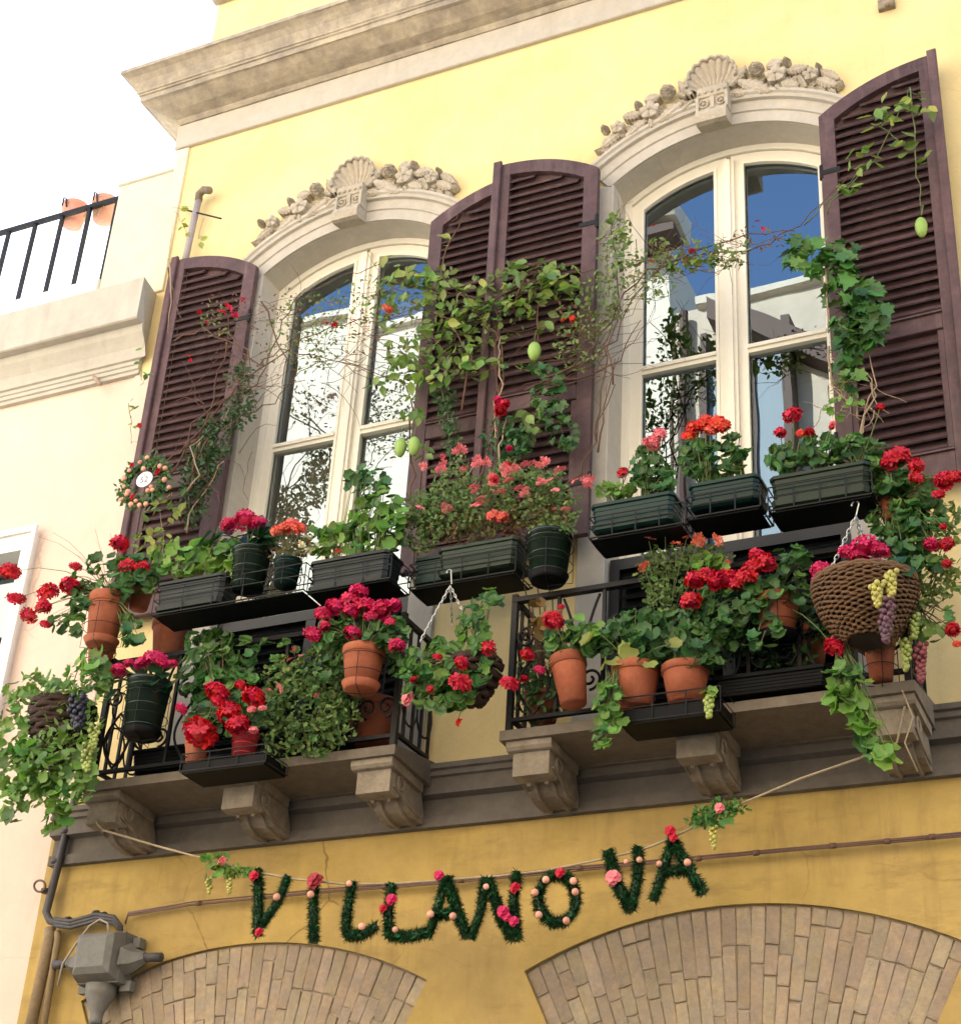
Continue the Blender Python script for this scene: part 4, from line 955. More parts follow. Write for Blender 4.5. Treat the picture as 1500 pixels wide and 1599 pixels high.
e = leaves(t, (GERD, GER), [(1385, 745, 34, 30), (1420, 770, 34, 30), (1400, 810, 40, 34), (1440, 810, 34, 30), (1410, 850, 38, 30), (1440, 880, 24, 24)], 190, .052, -.58, .09, 14, extra=.6)
h = heads(t, [(1400, 714, 22, 'red'), (1388, 722, 14, 'red'), (1430, 727, 14, 'red'), (1430, 748, 13, 'red'), (1475, 750, 17, 'red'), (1465, 772, 11, 'red'), (1490, 745, 13, 'red'), (1453, 850, 13, 'mag'), (1478, 850, 14, 'red'), (1478, 880, 9, 'red'), (1472, 822, 6, 'red')], -.62); stems(t, tp, e[::3]+h)
# ---- lower pots, left balcony
LY = -.62
t = thing('potted_geranium', 'terracotta pot with saucer and red geraniums sprawling far left over the street', 'potted plant', P(172, 1005, LY))
tp = add_pot(t, 171, 932, 1003, 62, LY, terra, saucer=terra)
e = leaves(t, (GERD, GER), [(175, 905, 62, 38), (130, 935, 30, 26), (200, 985, 22, 26), (105, 975, 26, 18), (215, 890, 40, 22)], 150, .056, LY-.02, .08, 16, extra=.5)
h = heads(t, [(17, 892, 18, 'red'), (25, 935, 14, 'red'), (75, 925, 18, 'red'), (110, 915, 17, 'red'), (118, 885, 11, 'red'), (68, 948, 14, 'red'), (45, 962, 15, 'red'), (70, 975, 9, 'red'), (188, 848, 15, 'red'), (200, 884, 15, 'red'), (222, 886, 12, 'red')], LY-.05); stems(t, tp, e[::3]+h, r=.003)
dd = [(60, 838, 0), (83, 832, 0), (113, 863, 0), (148, 825, 0), (172, 832, 0), (45, 985, 0)]
stems(t, tp, [P(x, y, LY-.03) for x, y, _ in dd], r=.002, name='seed_stalk', m_=twigp)
t = thing('potted_plant', 'plain terracotta pot half hidden behind the left corner of the slate trough', 'potted plant', P(222, 948, -.46)); add_pot(t, 222, 915, 950, 40, -.5, terra, ring=False)
leaves(t, (GER,), [(222, 905, 20, 14)], 12, .05, -.5, .04, 17)
t = thing('potted_plant', 'shaded terracotta pot behind the scrolls of the left balcony railing', 'potted plant', P(270, 1030, -.35)); tp = add_pot(t, 270, 972, 1032, 62, -.33, terra, ring=False)
stems(t, tp, [P(280, 940, -.3), P(262, 945, -.3)], twigp, .006)
t = thing('potted_plant', 'small terracotta pot under the far left pot on the railing corner', 'potted plant', P(160, 1040, -.45)); add_pot(t, 160, 1008, 1045, 44, -.46, terra)
t = thing('potted_hydrangea', 'magenta hydrangea in a tall dark green pot hanging low on the left balcony', 'potted plant', P(234, 1145, LY))
tp = add_pot(t, 234, 1066, 1146, 70, LY, potgreen, False, saucer=pblack)
e = leaves(t, (HYD,), [(225, 1058, 62, 22), (200, 1075, 36, 20)], 30, .12, LY-.02, .06, 18, nz=.9, jit=.35)
h = heads(t, [(244, 1030, 24, 'mag'), (222, 1036, 17, 'mag'), (186, 1046, 16, 'mag'), (202, 1036, 11, 'mag'), (270, 1036, 10, 'mag')], LY-.05, HYH); stems(t, tp, e[::2]+h, r=.005)
rack(284, 1180, 418, 1160, 28, LY-.02, 'low black rack with a brick-coloured and a red pot on the left balcony edge', nv=4, tray=True)
t = thing('potted_geranium', 'small terracotta pot with big red flower balls on the low rack of the left balcony', 'potted plant', P(310, 1196, LY+.05))
tp = add_pot(t, 310, 1158, 1194, 42, LY+.06, terra, ring=False)
e = leaves(t, (GERD, GER), [(320, 1130, 30, 18)], 16, .05, LY+.06, .05, 119, extra=.3)
h = heads(t, [(313, 1145, 30, 'red'), (338, 1080, 20, 'red'), (357, 1112, 20, 'red'), (283, 1107, 11, 'mag'), (340, 1095, 13, 'red')], LY-.02); stems(t, tp, e[::3]+h)
t = thing('potted_geranium', 'shiny red plastic pot with red geraniums beside the small terracotta pot on the low rack', 'potted plant', P(384, 1186, LY+.05))
tp = add_pot(t, 384, 1146, 1183, 44, LY+.06, redpot, False, ring=False)
e = leaves(t, (GERD, GER), [(370, 1110, 44, 30), (320, 1118, 30, 20), (360, 1140, 34, 14)], 62, .045, LY+.06, .06, 20, extra=.3)
h = heads(t, [(397, 1088, 20, 'red'), (370, 1132, 20, 'red'), (376, 1070, 10, 'red'), (393, 1108, 7, 'pink'), (410, 1106, 7, 'pink'), (396, 1140, 8, 'pink')], LY-.02); stems(t, tp, e[::3]+h)
t = thing('leafy_geranium', 'leafy flowerless geranium rising behind the red flowers inside the left balcony railing', 'plant', P(340, 1100, LY+.2))
e = leaves(t, (GER, GERD), [(345, 1030, 60, 42), (310, 1060, 30, 34), (330, 1000, 40, 16), (350, 1070, 50, 20)], 120, .058, LY+.14, .07, 19, extra=.3)
stems(t, P(340, 1120, LY+.2), e[::5], twigp)
t = thing('ivy_geranium', 'bushy small-leaved geranium with tiny pink flowers inside the left balcony railing', 'plant', P(480, 1180, -.4))
foliage(t, [(470, 1110, 60, 50), (500, 1055, 44, 40), (436, 1150, 26, 44), (530, 1120, 30, 40), (495, 1150, 40, 30), (450, 1060, 40, 30), (512, 1020, 30, 30), (420, 1120, 20, 40), (540, 1080, 24, 50)], 1900, .033, -.47, .12, lf_fine, 21)
leaves(t, (GERD, GER), [(490, 1110, 60, 50), (450, 1080, 40, 30), (500, 1160, 40, 20)], 50, .032, -.5, .1, 121, extra=.5)
leaves(t, (GER, GERV), [(430, 1010, 22, 18), (455, 1035, 30, 20), (430, 1060, 30, 20)], 30, .042, -.46, .06, 22, extra=.2)
heads(t, [(436, 1075, 9, 'pink'), (457, 1014, 5, 'mag'), (468, 1025, 6, 'pink'), (453, 1031, 6, 'pink'), (495, 1087, 6, 'pink'), (420, 1080, 7, 'pink')], -.56, SMH)
t = thing('potted_geranium', 'terracotta pot with a crown of magenta-red geraniums near the right corner of the left balcony', 'potted plant', P(570, 1075, LY))
tp = add_pot(t, 569, 1014, 1074, 68, LY, terra, saucer=terra)
e = leaves(t, (GERD, GER), [(560, 985, 62, 38), (530, 1000, 36, 30), (610, 990, 26, 30)], 130, .05, LY-.01, .09, 23, extra=.55)
h = heads(t, [(560, 923, 17, 'mag'), (545, 938, 17, 'mag'), (525, 948, 18, 'mag'), (570, 945, 18, 'mag'), (595, 952, 18, 'mag'), (505, 958, 16, 'mag'), (548, 955, 15, 'mag'), (580, 962, 13, 'mag'), (488, 990, 16, 'mag'), (550, 988, 15, 'mag'), (616, 944, 13, 'mag'), (610, 972, 10, 'mag'), (620, 1008, 15, 'mag'), (507, 978, 10, 'mag')], LY-.04); stems(t, tp, e[::3]+h)
leaves(t, (GERD, GER), [(520, 1040, 30, 24), (630, 1030, 20, 30)], 34, .045, LY+.06, .08, 123, extra=.4)
t = thing('large_pot', 'large shaded terracotta pot behind the bars at the right corner of the left balcony', 'pot', P(580, 1165, -.3)); add_pot(t, 585, 1098, 1162, 84, -.26, terra, ring=False)
planter(205, 1172, 300, 1160, 36, -.36, pblack, 'black trough standing inside the left balcony railing behind the low rack', False, .2)
planter(430, 1150, 540, 1135, 36, -.30, pblack, 'black trough on the floor of the left balcony behind the small-leaved geranium', False, .2)
# ---- hanging basket in the gap
R9 = random.Random(5)
def chain(t, a, b, n, mb):
    d = b-a
    for i in range(n):
        c = a+d*((i+.5)/n); L_ = d.length/n*.72; u = d.normalized(); s = (u.cross(Vector((0, 1, .2)))).normalized() if i % 2 else (u.cross(Vector((1, .3, 0)))).normalized()
        mb.tube([c+u*math.cos(q)*L_+s*math.sin(q)*L_*.5 for q in [j*2*PI/8 for j in range(9)]], .0022, 4, False)
def basket(t, px, ptop, pbot, wpx, Y, m_, nrow=13, rb=.5, N_=44, sh=1.0):
    """woven bowl: uprights and staves winding in and out"""
    ct, cb_ = P(px, ptop, Y), P(px, pbot, Y); R0 = wpx/2*sz(px, ptop, Y); h = ct.z-cb_.z; o = t.location; c = Vector((ct.x, Y, cb_.z))-o
    pr_ = lambda u: R0*(rb+(1-rb)*math.sin(u*PI/2)**sh)
    for i in range(nrow):
        u = (i+.5)/nrow; mb = MB(); ph = i % 2
        pts = [c+Vector(((pr_(u)+.0075*(1 if (j//2+ph) % 2 else -1))*math.cos(2*PI*j/N_), (pr_(u)+.0075*(1 if (j//2+ph) % 2 else -1))*math.sin(2*PI*j/N_), u*h+.003*math.sin(j*1.7+i*2.1)+R9.uniform(-.0025, .0025))) for j in range(N_)]
        mb.tube(pts+[pts[0]], h/nrow*.70, 5, False); link('stave', mb.mesh('stave', m_, True), t)
    mb = MB()
    for k in range(2):
        pts = [c+Vector((R0*1.02*math.cos(2*PI*j/60), R0*1.02*math.sin(2*PI*j/60), h+.008*math.sin(j*1.05+k*PI))) for j in range(60)]; mb.tube(pts+[pts[0]], .010, 6, False)
    link('basket_rim', mb.mesh('basket_rim', m_, True), t)
    link('liner', MB().lathe([(.001, .004)]+[(pr_(u)-.010, u*h) for u in (0, .25, .5, .75, .95)]+[(.001, .95*h)], 24, c).mesh('liner', soil), t)
    return c+o+Vector((0, 0, h)), R0
HY = -.62
t = thing('hanging_basket', 'hanging dark basket of red geraniums on a chain in the gap between the balconies', 'hanging basket', P(740, 1100, HY))
tp, R0 = basket(t, 742, 1036, 1098, 78, HY+.02, darkwicker, 9, .35, 30)
apex = P(703, 915, HY); mb = MB()
for i, q in enumerate((P(656, 1002, HY-.04), P(728, 968, HY+.06), P(706, 975, HY+.1))): chain(t, apex-t.location, q-t.location, 17 if i == 0 else 12, mb)
link('chain', mb.mesh('chain', steel), t)
mb = MB().tube([P(701, 893, HY)+Vector((.012*math.cos(a)-.0, 0, .012*math.sin(a)))-t.location for a in [3.6-j*.45 for j in range(10)]]+[P(705, 912, HY)-t.location], .003, 5); link('hook', mb.mesh('hook', steel), t)
e = leaves(t, (GER, GERL), [(690, 1045, 58, 44), (660, 1070, 36, 34), (700, 1085, 44, 24), (745, 1035, 34, 30), (720, 1070, 34, 26), (740, 985, 22, 22), (760, 940, 20, 22), (735, 965, 18, 20)], 190, .054, HY-.06, .08, 24, extra=.3)
h = heads(t, [(763, 1012, 13, 'red'), (720, 1035, 13, 'red'), (719, 1067, 19, 'red'), (795, 1068, 17, 'red'), (683, 1026, 8, 'red'), (646, 1061, 6, 'red'), (672, 1076, 7, 'red')], HY-.1); stems(t, tp, e[::4]+h)
heads(t, [(636, 1092, 15, 'pink', HY-.06)], HY, ROSE, 'faded_bloom'); heads(t, [(716, 1128, 9, 'org', HY-.02)], HY, ROSE, 'drooping_bud')
stems(t, P(722, 1098, HY), [P(716, 1122, HY-.02)], gstem, .003, spread=.005)
# ---- far left basket of vine leaves
VY = -.66
t = thing('vine_basket', 'trailing grape-leaf basket with dark grapes at the far left corner of the left balcony', 'hanging basket', P(105, 1190, VY))
tp, R0 = basket(t, 100, 1105, 1195, 96, VY+.04, darkwicker, 12, .4, 30)
e = leaves(t, (GRAPEL, GERL), [(60, 1080, 56, 34), (130, 1060, 36, 30), (150, 1040, 24, 30), (50, 1140, 56, 40), (40, 1200, 48, 44), (80, 1190, 60, 40), (20, 1260, 22, 34), (70, 1240, 46, 30), (90, 1290, 24, 26), (120, 1210, 30, 24)], 290, .074, VY-.03, .10, 25, extra=.25, droop=.6)
foliage(t, [(60, 1100, 60, 50), (90, 1170, 60, 50), (50, 1210, 50, 50), (130, 1080, 36, 40), (100, 1240, 40, 30), (100, 1130, 60, 36)], 700, .045, VY-.05, .12, lf_grape, 125, 'oval')
stems(t, tp, e[::6], twig, .003)
grapes(t, 121, 1112, 40, 50, VY-.16, g_blk, .014, 42, 1, 'black_grape'); grapes(t, 146, 1150, 22, 36, VY-.1, g_green, .0105, 26, 2, 'green_grape'); grapes(t, 135, 1183, 26, 44, VY-.1, g_green, .0105, 32, 3, 'green_grape')
# ---- lower pots, right balcony
t = thing('potted_geranium', 'leaning terracotta pot with a single red flower ball at the left of the right balcony', 'potted plant', P(905, 1100, -.55))
tp = add_pot(t, 898, 1024, 1100, 58, -.55, terra, lean=-.16, ring=False)
e = leaves(t, (GER, GERL), [(895, 995, 42, 30), (930, 1000, 26, 24), (868, 1005, 18, 24)], 56, .052, -.56, .07, 26, extra=.3)
h = heads(t, [(863, 969, 18, 'red'), (823, 1022, 11, 'red'), (842, 1046, 9, 'mag'), (876, 948, 6, 'red')], -.62); stems(t, tp, e[::3]+h)
t = thing('dried_leaf_spray', 'brown dried leaves stuck between the bars at the left end of the right balcony', 'plant', P(850, 990, -.45))
BR = fam(lambda i: rim_ger(12, i+40), mat('brown_leaf', (.22, .13, .04), .6, rand=.3, trans=.2), 3, cup=.3, wav=.08)
e = leaves(t, (BR,), [(846, 960, 22, 22), (838, 985, 12, 16)], 9, .07, -.5, .03, 27); stems(t, P(845, 1050, -.45), e, twig, .003)
rack(966, 1090, 1124, 1072, 40, LY-.02, 'black tray rack with the two orange terracotta pots on the right balcony edge', nv=4, tray=True)
t = thing('potted_geranium', 'left one of the two orange terracotta pots on the tray of the right balcony', 'potted plant', P(993, 1110, LY+.06), 'pair of terracotta pots')
tp = add_pot(t, 993, 1042, 1106, 78, LY+.07, terra, ring=False)
e = leaves(t, (GERD, GER), [(975, 1000, 50, 28), (1000, 985, 44, 32), (1010, 1025, 40, 12)], 90, .058, LY+.05, .08, 28, extra=.3)
e += leaves(t, (GERV,), [(984, 1013, 14, 8, 2), (928, 994, 12, 8, 2), (952, 1035, 12, 8, 2), (1012, 1035, 10, 6, 1), (1052, 1010, 6, 6, 1)], 8, .075, LY-.03, .03, 29)
stems(t, tp, e[::2]); e = leaves(t, (IVYB, GERL), [(950, 1095, 20, 30), (955, 1125, 22, 20), (938, 1150, 12, 20)], 44, .045, LY-.06, .04, 30, extra=.5, droop=.8)
stems(t, P(960, 1045, LY), e[::2], gstem, .0025)
t = thing('potted_geranium', 'right one of the two orange terracotta pots on the tray of the right balcony', 'potted plant', P(1072, 1102, LY+.06), 'pair of terracotta pots')
tp = add_pot(t, 1070, 1042, 1100, 76, LY+.07, terra, ring=False)
e = leaves(t, (GERD, GER), [(1075, 1005, 48, 34), (1060, 975, 40, 22), (1090, 1030, 32, 12), (1110, 1035, 16, 12)], 95, .056, LY+.05, .08, 31, extra=.3); stems(t, tp, e[::2])
t = thing('grape_sprig', 'short sprig of green grapes hanging beside the right pot on the tray', 'grapes', P(1106, 1100, LY-.04)); leaves(t, (GERL,), [(1106, 1082, 8, 8)], 3, .04, LY-.04, .01, 32); grapes(t, 1106, 1103, 16, 34, LY-.04, g_green, .011, 18, 4); stems(t, P(1104, 1070, LY-.04), [P(1106, 1092, LY-.04)], gstem, .002, spread=.002)
t = thing('potted_geranium', 'terracotta pot with dark saucer below bright red geraniums behind the wicker basket', 'potted plant', P(1208, 1000, -.55))
tp = add_pot(t, 1212, 935, 998, 72, -.5, terra, saucer=pblack)
e = leaves(t, (GERD, GER), [(1160, 935, 70, 34), (1130, 960, 50, 32), (1235, 880, 32, 26), (1205, 925, 60, 22), (1180, 985, 40, 30), (1130, 990, 24, 30)], 190, .052, -.56, .09, 33, extra=.3)
h = heads(t, [(1085, 905, 17, 'red'), (1105, 900, 18, 'red'), (1135, 903, 19, 'red'), (1118, 910, 14, 'red'), (1078, 938, 18, 'red'), (1165, 900, 18, 'red'), (1175, 885, 17, 'red'), (1182, 868, 15, 'red'), (1195, 878, 16, 'red'), (1150, 912, 14, 'red'), (1302, 1011, 18, 'red')], -.62); stems(t, tp, e[::4]+h)
t = thing('ivy_geranium', 'airy salmon-pink geranium hanging in front of the scrolls of the right balcony', 'plant', P(1040, 960, -.5))
foliage(t, [(1040, 890, 44, 44), (1100, 870, 40, 24), (1030, 940, 24, 26)], 900, .026, -.5, .07, lf_fine, 34)
e = leaves(t, (GERL,), [(1110, 880, 26, 14)], 12, .05, -.54, .04, 35)
h = heads(t, [(1013, 845, 12, 'pink'), (1038, 836, 7, 'pink'), (1056, 852, 11, 'cor'), (1090, 845, 13, 'cor'), (1118, 845, 12, 'cor'), (1005, 886, 12, 'cor'), (1072, 840, 8, 'cor'), (1136, 878, 7, 'cor')], -.56, SMH); stems(t, P(1040, 1000, -.45), h+e[:4], gstem, .0025)
planter(1112, 1060, 1292, 1032, 34, -.5, pblack, 'long black trough behind the bars on the floor of the right balcony', False, .22)
planter(1000, 960, 1100, 950, 30, -.2, pblack, 'dark trough deep inside the right balcony behind the two orange pots', False, .2)
t = thing('large_pot', 'terracotta pot caught under the wicker basket at the right balcony corner', 'pot', P(1375, 1065, -.44)); add_pot(t, 1372, 1000, 1064, 50, -.44, terra)
# shaded greenery behind the right railing
t = thing('potted_plant', 'dark bushy plant with withered stems behind the left bars of the right balcony', 'potted plant', P(845, 1120, -.3))
add_pot(t, 848, 1085, 1128, 60, -.3, terra, ring=False)
foliage(t, [(835, 1050, 34, 44), (860, 1090, 34, 34), (825, 1100, 20, 34)], 520, .034, -.36, .09, lf_ivy, 130, 'oval')
stems(t, P(848, 1085, -.3), [P(x, y, -.4) for x, y in ((815, 900), (828, 930), (838, 905), (850, 940), (862, 920), (822, 980), (845, 1000), (870, 980), (812, 960))], twig, .005)
heads(t, [(822, 1022, 10, 'red'), (842, 1046, 9, 'mag'), (818, 1060, 7, 'red')], -.5)
t = thing('potted_plant', 'shaded leafy plant behind the bars between the black trough and wicker basket', 'potted plant', P(1260, 1040, -.3))
add_pot(t, 1262, 985, 1040, 62, -.3, terra, ring=False)
leaves(t, (GERD,), [(1262, 965, 44, 26), (1240, 1000, 30, 20), (1285, 990, 24, 24)], 44, .052, -.38, .07, 131)
foliage(t, [(1170, 1010, 50, 30), (1230, 1025, 50, 20), (1130, 1000, 30, 40)], 420, .034, -.36, .09, lf_ivy, 132, 'oval')
# wicker basket
WY = -.64
t = thing('wicker_basket', 'round wicker basket with raspberry pink hydrangea hanging on a chain at the right corner', 'hanging basket', P(1350, 1010, WY))
tp, R0 = basket(t, 1350, 915, 1003, 158, WY, wicker, 26, .42, 76, .8)
mb = MB(); apex = P(1336, 806, WY)
for i, q in enumerate((P(1285, 915, WY-.06), P(1352, 848, WY+.0), P(1345, 850, WY+.1))): chain(t, apex-t.location, q-t.location, 16 if i == 0 else 9, mb)
link('chain', mb.mesh('chain', steel), t)
mb = MB().tube([P(1335, 788, WY)+Vector((.015*math.cos(a), 0, .018*math.sin(a)))-t.location for a in [3.4-j*.42 for j in range(9)]]+[apex-t.location], .0035, 5); link('hook', mb.mesh('hook', steel), t)
e = leaves(t, (HYD,), [(1370, 890, 46, 14), (1300, 905, 26, 12), (1400, 893, 20, 12)], 22, .12, WY-.07, .05, 36, nz=.8, jit=.3)
h = heads(t, [(1350, 856, 30, 'mag'), (1322, 862, 19, 'mag'), (1374, 860, 18, 'mag'), (1340, 868, 18, 'mag'), (1282, 890, 21, 'mag'), (1276, 905, 12, 'mag')], WY-.05, HYH); stems(t, tp, e[::2]+h)
grapes(t, 1370, 928, 26, 36, WY-.22, g_yel, .011, 28, 5, 'yellow_grape'); grapes(t, 1390, 912, 22, 40, WY-.2, g_yel, .011, 26, 6, 'yellow_grape'); grapes(t, 1383, 968, 30, 66, WY-.2, g_pur, .0125, 46, 7, 'purple_grape')
t = thing('grape_garland', 'plastic vine spray with green and red grapes right of the wicker basket', 'garland', P(1425, 960, -.55))
e = leaves(t, (GRAPEL, IVYL), [(1425, 960, 26, 22), (1445, 985, 30, 22), (1470, 965, 16, 20)], 34, .055, -.56, .05, 37, extra=.4)
grapes(t, 1427, 978, 20, 36, -.6, g_green, .0105, 22, 8, 'green_grape'); grapes(t, 1414, 1022, 22, 50, -.58, g_green, .0105, 34, 9, 'green_grape'); grapes(t, 1437, 1035, 24, 58, -.56, g_red, .011, 38, 10, 'red_grape')
h = heads(t, [(1487, 983, 13, 'red'), (1494, 1006, 8, 'org')], -.58); stems(t, P(1425, 945, -.55), e[::2]+h, twig, .0025)
t = thing('trailing_geranium', 'long trail of large pale green leaves hanging below the wicker basket', 'plant', P(1320, 1035, -.66))
e = leaves(t, (GERL, GER), [(1318, 1048, 22, 10), (1325, 1070, 32, 22), (1330, 1095, 34, 20), (1345, 1120, 20, 24), (1362, 1150, 16, 18), (1375, 1178, 22, 20), (1312, 1095, 20, 14)], 44, .07, -.66, .04, 38, extra=.3, droop=.7)
stems(t, P(1316, 1010, -.6), e, gstem, .003)
# right edge greenery
t = thing('climbing_fuchsia', 'reddish-leaved spiny shrub with tiny red flowers at the right edge beside the basket', 'plant', P(1460, 940, -.5))
foliage(t, [(1460, 830, 36, 30), (1480, 800, 20, 18), (1475, 900, 26, 34), (1440, 930, 26, 20), (1430, 780, 26, 36)], 520, .038, -.52, .08, lf_small, 39, 'oval')
stems(t, P(1420, 985, -.45), [P(x, y, -.52) for x, y in ((1490, 805), (1470, 880), (1485, 930), (1445, 905), (1480, 850), (1430, 760), (1460, 790))], twig, .0035)
# ------------------------------------------------------------------ climbers
def vine_stems(t, lines, m_, r=.006, Y=-.2, seed=0, name='stem'):
    """woody stems along photo polylines at their own depth"""
    R_ = random.Random(seed); o = t.location
    for ln in lines:
        yy = Y; pts = []
        raw = [P(x, y, Y+R_.uniform(-.03, .03)) for x, y in ln]
        for i in range(len(raw)-1):
            for u in (0, .33, .66): pts.append(raw[i].lerp(raw[i+1], u)+Vector((R_.gauss(0, .007), R_.gauss(0, .01), R_.gauss(0, .007))))
        pts.append(raw[-1])
        mb = MB(); mb.tube([p-o for p in pts], r, 5, True, r*.4); link(name, mb.mesh(name, m_, True), t)
def tangle(t, box, n, ln, m_, r, Y, seed, ang=(0, .6), name='twigs'):
    R_ = random.Random(seed); mb = MB(); o = t.location; ends = []
    for _ in range(n):
        x, y = R_.uniform(box[0], box[2]), R_.uniform(box[1], box[3]); a = R_.gauss(*ang); pts = []; yy = Y+R_.uniform(-.05, .05)
        if R_.random() < .5: a += PI
        for i in range(6):
            pts.append(P(x, y, yy)-o); x += ln/5*math.cos(a); y += ln/5*math.sin(a); a += R_.gauss(0, .35); yy += R_.gauss(0, .012)
        mb.tube(pts, r, 4, False, r*.4); ends += [q+o for q in pts[2:]]
    tag(link(name, mb.mesh(name, m_, True), t), kind='stuff'); return ends
# moth-plant vine with pods
VN = -.24
t = thing('climbing_vine', 'twining vine with oval leaves and green pods over the pair of middle shutters', 'climbing plant', P(760, 760, VN))
vine_stems(t, [[(745, 760), (765, 690), (782, 640), (770, 560), (778, 500), (765, 430)], [(770, 640), (790, 590), (775, 520), (740, 480), (700, 440), (640, 420)], [(780, 620), (775, 700), (790, 760)],
  [(720, 640), (735, 560), (700, 500), (640, 470)], [(600, 440), (680, 450), (760, 470), (830, 440), (880, 430), (930, 420)], [(700, 470), (690, 400), (712, 360), (722, 330), (705, 345)], [(800, 480), (830, 420), (850, 410)], [(835, 535), (838, 480), (850, 440)],
  [(660, 560), (720, 590), (800, 570), (880, 560), (930, 540)], [(637, 685), (645, 640), (630, 590)], [(640, 690), (646, 740), (640, 800), (660, 760)], [(930, 690), (935, 640), (945, 560), (950, 500)], [(860, 770), (905, 740), (925, 690), (960, 600)]], twig, .006, VN, 1)
vine_stems(t, [[(776, 690), (768, 640), (785, 600), (774, 560), (782, 525)], [(792, 760), (780, 700), (792, 650)], [(700, 800), (712, 770), (742, 720)]], twigp, .007, VN-.03, 2)
leaves(t, (OVAL, GERL), [(640, 450, 46, 34), (690, 440, 24, 24), (700, 470, 40, 26), (745, 490, 40, 26), (745, 450, 26, 10), (830, 430, 44, 24), (880, 440, 34, 22), (820, 470, 36, 26), (700, 540, 50, 36), (620, 590, 34, 30), (680, 580, 30, 26), (750, 570, 44, 16), (640, 640, 30, 20), (845, 500, 20, 22), (880, 440, 30, 14), (660, 700, 14, 30, 6), (830, 650, 24, 26)], 185, .070, VN-.02, .09, 41, extra=.12, droop=.5, jit=.6)
foliage(t, [(700, 470, 80, 50), (840, 440, 70, 36), (700, 560, 60, 40), (640, 560, 40, 40), (760, 500, 60, 40), (620, 470, 40, 40)], 560, .05, VN+.02, .07, lf_small, 49, 'oval')
leaves(t, (OVAL,), [(620, 440, 40, 30), (625, 540, 40, 50), (600, 590, 30, 26), (585, 480, 30, 30), (900, 470, 30, 30)], 36, .058, VN-.02, .06, 141, droop=.5)
leaves(t, (OVALP,), [(695, 372, 6, 14, 3), (640, 430, 30, 18, 5), (700, 505, 12, 8, 2), (668, 600, 8, 12, 3), (790, 460, 80, 30, 7), (870, 445, 12, 6, 2), (600, 405, 16, 10, 4), (745, 560, 60, 30, 4)], 12, .06, VN-.08, .04, 42, droop=.6)
foliage(t, [(780, 680, 26, 40), (800, 690, 30, 24)], 220, .035, VN, .05, lf_ivy, 43, 'oval')
def pods(t, lst, Y):
    for x, y, rx, ry in lst:
        s = sz(x, y, Y); l = link('pod', MB().lathe([(.001, -1), (.35, -.93), (.72, -.6), (.95, -.15), (.98, .2), (.8, .65), (.45, .92), (.12, 1.0), (.05, 1.08)], 14).mesh('pod', fruit, True), t, P(x, y, Y)-t.location); l.scale = (rx*s, rx*s, ry*s)
        link('pod_stalk', MB().tube([P(x, y-ry, Y)-t.location, P(x+3, y-ry-16, Y+.02)-t.location], .0025, 4).mesh('pod_stalk', gstem), t)
pods(t, [(625, 699, 10, 17), (646, 697, 10, 17), (834, 549, 11, 17)], VN-.06)
heads(t, [(781, 640, 11, 'red', VN-.08), (788, 630, 9, 'red', VN-.08), (777, 625, 8, 'mag', VN-.08), (607, 483, 7, 'cor', VN-.05), (894, 498, 6, 'org', VN-.05)], VN, HEAD, 'flower_head')
# crown of thorns across both windows
TN = -.27
t = thing('thorny_climber', 'bare thorny climber with tiny red flowers reaching across the left window', 'climbing plant', P(300, 740, TN))
vine_stems(t, [[(262, 745), (300, 690), (340, 640), (370, 600), (430, 560), (500, 520), (560, 500), (640, 490)], [(300, 740), (310, 690), (330, 620), (350, 560), (358, 500), (345, 470)], [(262, 720), (290, 700), (300, 660), (350, 620), (400, 600), (420, 560), (440, 500), (470, 460), (540, 430), (600, 410)],
  [(270, 530), (320, 515), (370, 540), (400, 570), (440, 545), (520, 560), (640, 600)], [(290, 760), (305, 720), (330, 680), (380, 650), (430, 630), (455, 590), (500, 560)], [(345, 515), (390, 545), (385, 590), (400, 640)], [(264, 420), (272, 470), (285, 500)], [(250, 830), (275, 790), (300, 760), (320, 690)], [(300, 730), (330, 760), (345, 790)], [(410, 470), (430, 520), (445, 560), (440, 600)]], twig, .0058, TN, 3)
vine_stems(t, [[(285, 775), (310, 745), (300, 700), (318, 680)], [(290, 830), (300, 790), (330, 750), (350, 720)], [(262, 405), (268, 450), (262, 520)]], twigp, .006, TN-.02, 4)
e = tangle(t, (380, 470, 580, 610), 50, 90, twig, .0022, TN, 5, (-.35, .5)); e += tangle(t, (270, 560, 400, 740), 26, 80, twig, .0028, TN, 6, (-.7, .4)); tangle(t, (560, 430, 690, 600), 20, 80, twig, .0022, TN, 7, (.1, .5))
foliage(t, [(430, 540, 80, 50), (530, 510, 90, 50), (450, 470, 40, 22), (350, 490, 40, 34), (390, 480, 30, 30)], 420, .022, TN, .06, lf_rust, 44, 'oval')
foliage(t, [(455, 470, 26, 14), (570, 470, 50, 40), (480, 540, 60, 40), (500, 500, 80, 40), (340, 500, 30, 30)], 620, .027, TN, .06, lf_small, 45, 'oval')
heads(t, [(345, 488, 8, 'red'), (358, 482, 8, 'mag'), (368, 492, 7, 'mag'), (322, 505, 6, 'red'), (380, 468, 7, 'mag'), (312, 488, 5, 'red'), (355, 478, 6, 'red'), (294, 556, 5, 'red'), (297, 563, 4, 'red'), (508, 505, 7, 'red'), (522, 508, 6, 'red'), (572, 515, 5, 'red'), (408, 488, 4, 'red'), (217, 665, 5, 'red'), (600, 480, 6, 'cor'), (552, 500, 5, 'red')], TN-.03, SMH)
t = thing('thorny_climber', 'thorny climber arching over the right window towards the ivy', 'climbing plant', P(940, 700, TN))
